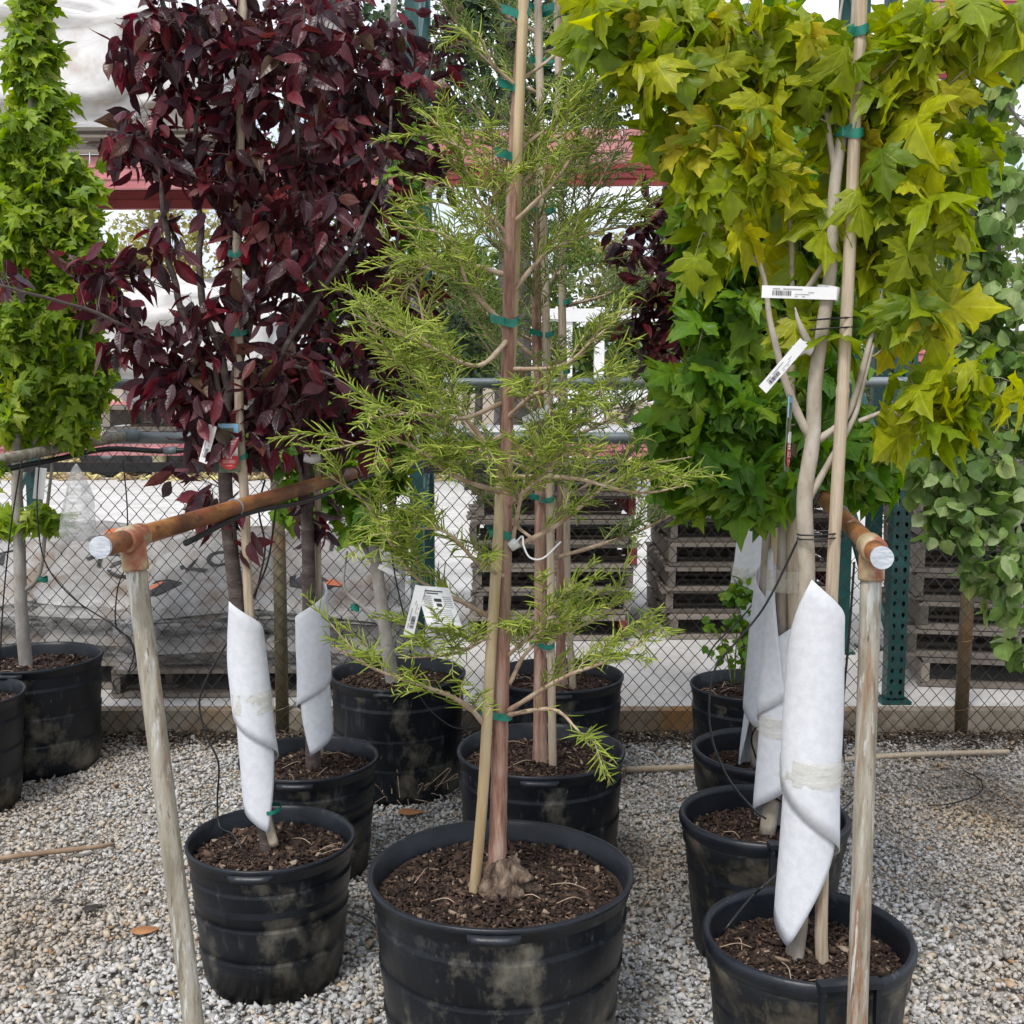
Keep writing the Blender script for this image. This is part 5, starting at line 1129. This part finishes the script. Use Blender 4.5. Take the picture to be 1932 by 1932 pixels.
far_tree('spring_tree', 'dark tree filling the gap behind the plums above the tarp', 560, 18, 7, m_lf_shrub, [(520, 300, 90, 130, 30), (640, 420, 80, 110, 26), (560, 560, 120, 70, 26), (430, 180, 70, 120, 14), (720, 560, 90, 90, 24)], .11, 12, tr=.14)
for i, (u, v, ru, rv, m_, lb) in enumerate(((1190, 630, 60, 110, m_lf_shrub, 'dense yellow green arborvitae behind the white railing'), (1080, 670, 80, 80, m_lf_shrub, 'low green shrub right behind the white railing post'), (1300, 690, 70, 60, m_lf_shrub, 'low green shrub between the arborvitae and the wrapped maples'), (880, 640, 90, 100, m_lf_cotton, 'dark green shrub behind the bald cypress trunk'), (700, 690, 100, 70, m_lf_shrub, 'broad green shrub beyond the rack behind the plums'), (1650, 690, 90, 80, m_lf_shrub, 'broad green shrub beyond the wrapped maples'), (1850, 700, 100, 70, m_lf_pale, 'pale green shrub beyond the aspen'))):
    far_tree('garden_shrub', lb, u, 13.5 + i * .3, 1.6, m_, [(u, v, ru, rv, 60), (u + 20, v + 30, ru, rv * .7, 24)], .085, 16, tr=.05, group='shrubs beyond the yard', dmax=.4)
for i, (u, w_) in enumerate(((-60, 260), (300, 240), (620, 200), (900, 220), (1180, 240), (1480, 240), (1780, 260), (2050, 260))):
    far_tree('hedge_tree', ('pale leaved', 'yellow green', 'deep green')[i % 3] + ' spring thicket on the skyline beyond the yard', u, 24 + (i % 3) * 2, 3.6, (m_lf_pale, m_lf_willow, m_lf_shrub)[i % 3], [(u, 650, w_ * .6, 60, 70), (u + 30, 560, w_ * .5, 60, 60), (u - 40, 480, w_ * .35, 45, 22)], .16, 20, tr=.10, group=('pale', 'yellow green', 'deep green')[i % 3] + ' skyline thickets', dmax=1.0)

# ------------------------------------------------------------------ pipe racks that hold the trees
def pipe_rack(label, near, far, post_bottom, yn, zn, zf, yf, group):
    a = PY(near[0], near[1], yn); a[2] = zn; b = np.array([PY(far[0], far[1], yf)[0], yf, zf]); d = (b - a); Lb = np.linalg.norm(d); e = d / Lb
    root = empty('pipe_rack', (a[0], a[1], 0), label, 'pipe rack', group)
    mb = MB(); Q = np.array([a + e * t for t in np.linspace(.004, Lb, 30)]); mb.tube(Q, .0190, 20); obj('bar', mb, m_rust, root)
    mb = MB(); mb.tube([a - e * .001, a + e * .006], .0196, 28); obj('end_cap', mb, m_cap, root, False)
    j = a + e * .125; foot_ = np.array([post_bottom[0], post_bottom[1], -.04])
    mb = MB(); mb.tube([j - e * .036, j - e * .032, j + e * .032, j + e * .036], [.0225, .0243, .0243, .0225], 20); obj('tee', mb, m_tee, root)
    dn = (foot_ - j) / np.linalg.norm(foot_ - j)
    mb = MB(); mb.tube([j + dn * .006, j + dn * .056, j + dn * .060], [.0225, .0240, .0225], 20); obj('tee_socket', mb, m_tee, root)
    mb = MB(); mb.tube([j + dn * .05 + (foot_ - j - dn * .05) * t for t in np.linspace(0, 1, 24)], .0190, 20); obj('post', mb, m_post, root)
    for t in (.23, .52, .60):
        c = a + e * Lb * t; th = np.linspace(0, 2 * math.pi, 22); x = np.cross(e, (0, 0, 1)); x /= np.linalg.norm(x); y_ = np.cross(x, e)
        mb = MB(); mb.tube(np.array([c + (x * math.cos(q) + y_ * math.sin(q)) * .0205 for q in th]), .0022, 6, False); obj('tie_wire', mb, m_black if t > .3 else m_galv, root)
    Q = smooth([a + e * t * Lb + np.array([.012, 0, -.028 - .012 * math.sin(t * 17)]) for t in (.12, .25, .4, .55, .7, .85, 1.0)], 6)
    mb = MB(); mb.tube(Q, .0065, 8); obj('water_hose', mb, m_black, root); return root, a, b
LP = PY(350, 1925, 2.02)
r1, ra, rb2 = pipe_rack('rusty brown pipe rack bar on a leaning post, plums tied along it', (188, 1022), (800, 856), (LP[0] + .05, 2.02), 2.00, 1.256, 1.225, 4.80, 'tee topped pipe racks')
RP = PY(1624, 1925, 2.02)
r2, sa_, sb_ = pipe_rack('rusty brown pipe rack bar beside the thick bamboo cane, maples tied along it', (1665, 1040), (1470, 852), (RP[0] - .004, 2.02), 1.985, 1.240, 1.225, 4.80, 'tee topped pipe racks')
q0, q1 = PY(-120, 890, 4.1), PY(238, 822, 4.8)
r3 = empty('pipe_rack', (q0[0], q0[1], 0), 'grey brown pipe rail running to the fence past the columnar maple', 'pipe rack')
mb = MB(); mb.tube([q0 + (q1 - q0) * t for t in np.linspace(-.4, 1, 12)], .021, 16); obj('bar', mb, m_post, r3)
mb = MB(); mb.tube([q1 + (q1 - q0) * .0 - np.array([.03, 0, 0]), q1 + np.array([.05, .005, 0])], .027, 16); obj('elbow', mb, m_galv, r3)
mb = MB(); pf = q0 - (q1 - q0) * .38; mb.tube([pf, (pf[0], pf[1], -.03)], .021, 14); obj('post', mb, m_post, r3)
mb = MB(); mb.tube(smooth([q0 + (q1 - q0) * t + np.array([0, -.02, -.04]) for t in (0, .3, .6, .9)] + [q1 + np.array([.2, -.05, -.06]), q1 + np.array([.5, -.05, -.03]), q1 + np.array([.9, -.05, -.03])], 6), .011, 8); obj('water_hose', mb, m_black, r3)
mb = MB(); cq = q1 + np.array([.19, -.05, -.06]); mb.tube([cq - np.array([.02, 0, 0]), cq + np.array([.03, 0, .004])], .016, 12); obj('hose_clamp', mb, m_galv, r3)

# ------------------------------------------------------------------ drip lines
def drip(label, pts, r=.0028):
    mb = MB(); mb.tube(smooth(pts, 8), r, 7); return tag(obj('drip_line', mb, m_black), label, 'tube', 'black drip lines')
P4 = POTS['plum']; drip('black drip line curving down beside the white wrap of the leaning plum', pp(yp + .12, (520, 960), (505, 1060), (470, 1140), (430, 1210), (390, 1280), (376, 1330), (390, 1390), (412, 1440), (410, 1510), (415, 1560, -.02)) + [PZ(440, 1575, .36), PZ(462, 1612, .325)])
drip('pair of black drip lines hanging behind the bamboo cane of the plum', pp(yp + .25, (500, 905), (488, 960), (500, 1030), (490, 1090), (480, 1130)))
drip('black drip line looping down to the columnar maple pot', pp(yc - .12, (75, 860), (70, 960), (85, 1060), (140, 1130), (215, 1180), (248, 1215), (255, 1260), (215, 1285), (222, 1310)))
drip('black drip line dropping from the rail beside the columnar trunk', pp(yc - .2, (40, 870), (20, 1000), (5, 1150), (-2, 1300)))
drip('black drip line dropping behind the pipe rack end cap', pp(4.75, (232, 870), (240, 960), (238, 1060), (222, 1110), (219, 1180), (245, 1205), (252, 1240), (228, 1300)))
drip('thin black drip line slanting across the wraps to the second maple pot', pp(ym + .35, (1545, 930), (1505, 1020), (1445, 1140), (1390, 1210), (1350, 1260), (1338, 1330), (1345, 1400), (1375, 1470), (1420, 1525), (1445, 1545)))
drip('black drip line from the cane ties to the fence side pot', pp(y12 - .25, (1440, 1010), (1438, 1080), (1425, 1130), (1395, 1170), (1350, 1215), (1335, 1240)))
drip('short black drip line arching over the rim of the second maple pot', [PZ(1418, 1545, .36), PZ(1425, 1520, .40), PZ(1450, 1502, .44), PZ(1480, 1518, .41), PZ(1500, 1545, .37)])
drip('short black drip line arching into the third maple pot', [PZ(1430, 1440, .36), PZ(1418, 1400, .44), PZ(1425, 1375, .50), PZ(1445, 1368, .52), PZ(1470, 1375, .51)])
drip('black drip line hanging between cane and pipe post of the front maple', pp(ym + .2, (1612, 1060), (1602, 1200), (1590, 1340), (1592, 1440)))
drip('black drip line across the rim of the front maple pot', [PZ(1640, 1480, .10)] + [PZ(1475, 1640, .42), PZ(1420, 1690, .40), PZ(1375, 1745, .37), PZ(1360, 1765, .335)])
drip('black drip line lying on the gravel between the plum and cypress pots', [PZ(640, 1720, .02), PZ(665, 1722, .035), PZ(700, 1740, .04), PZ(722, 1765, .02)])
drip('black drip line curled on the gravel by the fence corner', [PZ(1750, 1520, .02), PZ(1800, 1515, .03), PZ(1850, 1495, .03), PZ(1848, 1470, .03), PZ(1820, 1455, .02)])
drip('black drip line dropping from the rooty pot tree', pp(y6 - .25, (745, 940), (740, 1050), (770, 1200), (790, 1310), (850, 1370), (900, 1372)))

# ------------------------------------------------------------------ tags
label_strip(mp.root, PY(1508, 552, ym - .065), .145, .0235, rad(-1.5), .0, bend=.002, name='plant_tag')
mb = MB(); a = PY(1562, 553, ym); mb.tube([a - np.array([.002, 0, .0125]), a + np.array([.002, 0, .0125])], .0235, 18, False); obj('tag_loop', mb, m_paper, mp.root)
label_strip(mp.root, PY(1478, 690, ym - .06), .125, .021, rad(48), .2, name='plant_tag')
mb = MB(); mb.tube(pp(ym - .01, (1498, 664), (1518, 655), (1532, 660)), .0125, 12); obj('tag_loop', mb, m_paper, mp.root)
def picture_tag(parent, c, w, h, yaw, roll=0):
    R = np.array(Matrix.Rotation(yaw, 3, 'Z') @ Matrix.Rotation(roll, 3, 'Y'))
    def rc(nm, mt, x0, x1, z0, z1, dy, p=None, rnd=0):
        q = MB()
        if rnd:
            pts = [(x0, z1), (x1, z1)] + [((x0 + x1) / 2 + (x1 - x0) / 2 * math.cos(t), z0 + (x1 - x0) / 2 - (x1 - x0) / 2 * math.sin(t)) for t in np.linspace(0, math.pi, 12)]; pts = [pts[0]] + pts[1:]
            V = [(x, dy, z) for x, z in pts]; q.add(np.array(V) @ R.T + c, [tuple(range(len(V) - 1, -1, -1))])
        else: q.box((0, 0, 0), (1, 1, 1)); V = np.array(q.v) * np.array([x1 - x0, .0016, z1 - z0]) + np.array([(x0 + x1) / 2, dy, (z0 + z1) / 2]); q.v = [tuple(v) for v in V @ R.T + c]
        return obj(nm, q, mt, p or parent, False)
    card = rc('picture_tag', m_olive, -w / 2, w / 2, -h / 2, h / 2, 0)
    rc('sky_print', m_bluetag, -w * .48, w * .48, h * .2, h * .485, -.0012, card); rc('tree_print', m_olive, -w * .25, w * .25, h * .02, h * .40, -.0022, card); rc('path_print', m_paper, -w * .15, w * .42, -h * .16, h * .03, -.0022, card)
    rc('red_panel', m_redtag, -w * .44, w * .44, -h * .44, -h * .12, -.0030, card, 1)
    for k, (ww, z) in enumerate(((.28, -.17), (.25, -.20), (.62, -.25), (.62, -.275), (.60, -.30), (.3, -.36))): rc('print_line', m_paper if k < 2 else m_pinkink, -w * ww / 2, w * ww / 2, h * z - .0012, h * z + .0012, -.0040, card)
    return card
picture_tag(pl.root, PY(432, 845, yp - .05), .050, .120, .1)
label_strip(pl.root, PY(392, 838, yp - .06), .095, .022, rad(72), -.2, name='plant_tag')
picture_tag(p2.root, PY(700, 745, yq - .06), .05, .10, -.5, .2)
mb = MB(); mb.tube(pp(yq - .02, (575, 862), (590, 866), (606, 862)), .016, 10); obj('tag_loop', mb, m_paper, p2.root)
picture_tag(mp.root, PY(1487, 818, ym - .05), .040, .150, 1.15, .12)
# printed planting card on the cypress
Rb = np.array(Matrix.Rotation(.25, 3, 'Z')); cc = PY(818, 1140, y1 - .20); V = []; n = 10
for i in range(n + 1):
    t = i / n; V += [(-.033 + .012 * t + .004 * t * t, -.03 * t * t + .004, .040 - .080 * t), (.033 + .022 * t, -.03 * t * t, .032 - .080 * t)]
mb = MB(); mb.add(np.array(V) @ Rb.T + cc, [(2 * i, 2 * i + 1, 2 * i + 3, 2 * i + 2) for i in range(n)]); card = obj('planting_card', mb, m_paper, cy1.root); so = card.modifiers.new('thick', 'SOLIDIFY'); so.thickness = .0008
def onface(t, s): A, B_ = np.array(V[0]) * 0, 0; i = min(n - 1, int(t * n)); f_ = t * n - i; a0 = np.array(V[2 * i]) * (1 - f_) + np.array(V[2 * i + 2]) * f_; b0 = np.array(V[2 * i + 1]) * (1 - f_) + np.array(V[2 * i + 3]) * f_; return a0 * (1 - s) + b0 * s + np.array([0, -.0015, 0])
def rect_print(nm, mt, rects):
    q = MB()
    for t0, t1, s0, s1 in rects: q.add(np.array([onface(t0, s0), onface(t0, s1), onface(t1, s1), onface(t1, s0)]) @ Rb.T + cc, [(0, 1, 2, 3)])
    obj(nm, q, mt, card, False, kind='stuff')
rect_print('print', m_ink, [(.10, .13, .08, .75), (.16, .19, .25, .6), (.30, .38, .42, .64), (.42, .50, .46, .62), (.90, .92, .12, .42)])
rect_print('small_print', m_grey_ink, [(.24 + k * .05, .265 + k * .05, .1, .36) for k in range(6)] + [(.24 + k * .05, .265 + k * .05, .70, .95) for k in range(6)] + [(.56 + k * .045, .58 + k * .045, .2, .85) for k in range(7)])
label_strip(cy1.root, PY(782, 1152, y1 - .21), .105, .021, rad(76), .1, name='plant_tag')
mb = MB(); mb.tube(smooth(pp(y1 - .06, (968, 1030), (985, 1012), (988, 1030, -.02), (1000, 1052, -.03), (1025, 1053, -.03), (1058, 1022, -.02)), 6), .0022, 6); Vv = np.array(mb.v); obj('tag_loop', mb, m_paper, cy1.root)
mb = MB(); mb.tube(pp(y1 - .04, (962, 1032), (976, 1022)), .012, 12); obj('tag_loop', mb, m_paper, cy1.root)
label_strip(cy2.root, PY(1012, 785, y2 - .08), .09, .03, rad(25), .3, False, name='plant_tag', bend=.004)
label_strip(m6.root, PY(735, 1078, y6 - .05), .09, .018, rad(-28), .3, False, name='plant_tag')
label_strip(cm.root, PY(75, 912, yc - .08), .12, .04, rad(82), .3, False, name='plant_tag')
label_strip(m3.root, PY(1425, 870, y11 - .1), .16, .03, rad(70), .3, False, name='plant_tag')
# clear bag tied under the pipe rail
cb = PY(147, 945, 4.3); mb = MB(); prof = [(.001, .14), (.012, .125), (.028, .09), (.045, .02), (.060, -.06), (.064, -.11), (.055, -.145), (.003, -.15)]
mb.lathe([(a_, b_) for a_, b_ in prof], cb, 24, lambda a, z: .18 * math.sin(3 * a + z * 30) + .1 * math.sin(5 * a)); tag(obj('plastic_bag', mb, m_clearbag), 'crumpled clear plastic bag hanging under the grey pipe rail', 'bag')

# ------------------------------------------------------------------ odds and ends on the gravel
cane([PZ(1180, 1452, .022), PZ(1500, 1440, .024), PZ(1700, 1425, .024), PZ(1905, 1418, .022)], .0125, 'long dry bamboo cane lying along the foot of the fence', m_bamboo)
m_slat = mat('old_cane', [(.3, (.20, .13, .08)), (.7, (.30, .21, .14))], 12, rough=.8)
mb = MB(); mb.tube(smooth([PZ(-20, 1622, .03), PZ(90, 1608, .034), PZ(180, 1598, .036), PZ(215, 1592, .028)], 6), [.009] * 10 + [.008] * 5 + [.006] * 4, 8); tag(obj('wood_slat', mb, m_slat), 'split brown cane lying on the gravel by the pipe post', 'stick')
def leafbit(u, v, s, m_, label, rot):
    c = PZ(u, v, .024); Vv, T = LEAVES['plum'][0][2]; R = np.array((Matrix.Rotation(rot, 3, 'Z') @ Matrix.Rotation(.3, 3, 'X'))); tag(obj('dry_leaf', ((Vv * [1.5, 1, 1.3]) @ R.T * s + c, T), m_, fast=True, smoothed=True), label, 'leaf', 'dry leaves on the gravel')
m_dry = mat('dry_leaf', [(.3, (.30, .13, .05)), (.7, (.42, .20, .08))], 30, rough=.7); m_drk = mat('dark_leaf', [(.3, (.02, .018, .016)), (.7, (.04, .03, .03))], 30, rough=.7)
leafbit(245, 1758, .075, m_dry, 'curled orange brown dry leaf on the gravel by the pipe post', -1.2); leafbit(750, 1532, .09, m_dry, 'orange dry leaf on the gravel behind the plum pots', -1.4)
leafbit(95, 1702, .04, m_drk, 'small black leaf scrap on the gravel near the pipe post', -1.0); leafbit(155, 1718, .055, m_drk, 'longer black leaf scrap on the gravel near the pipe post', -.6)
mb = MB()
for k in range(26):
    a = -2.4 + k * .07 + RNG.normal(0, .05); p = POTS['maple3']; c = np.array([p['x'] + (p['rb'] + .02) * math.cos(a), p['y'] + (p['rb'] + .02) * math.sin(a), .03 + RNG.uniform(0, .05)])
    d = RNG.normal(0, .035, 3); mb.tube(smooth([c, c + d + np.array([.02, 0, .02]), c + d * 1.7], 4), .0015, 4, False)
tag(obj('root_tangle', mb, m_twig_cy, kind='stuff'), 'brown root tangle hanging at the foot of the rooty pot', 'roots')
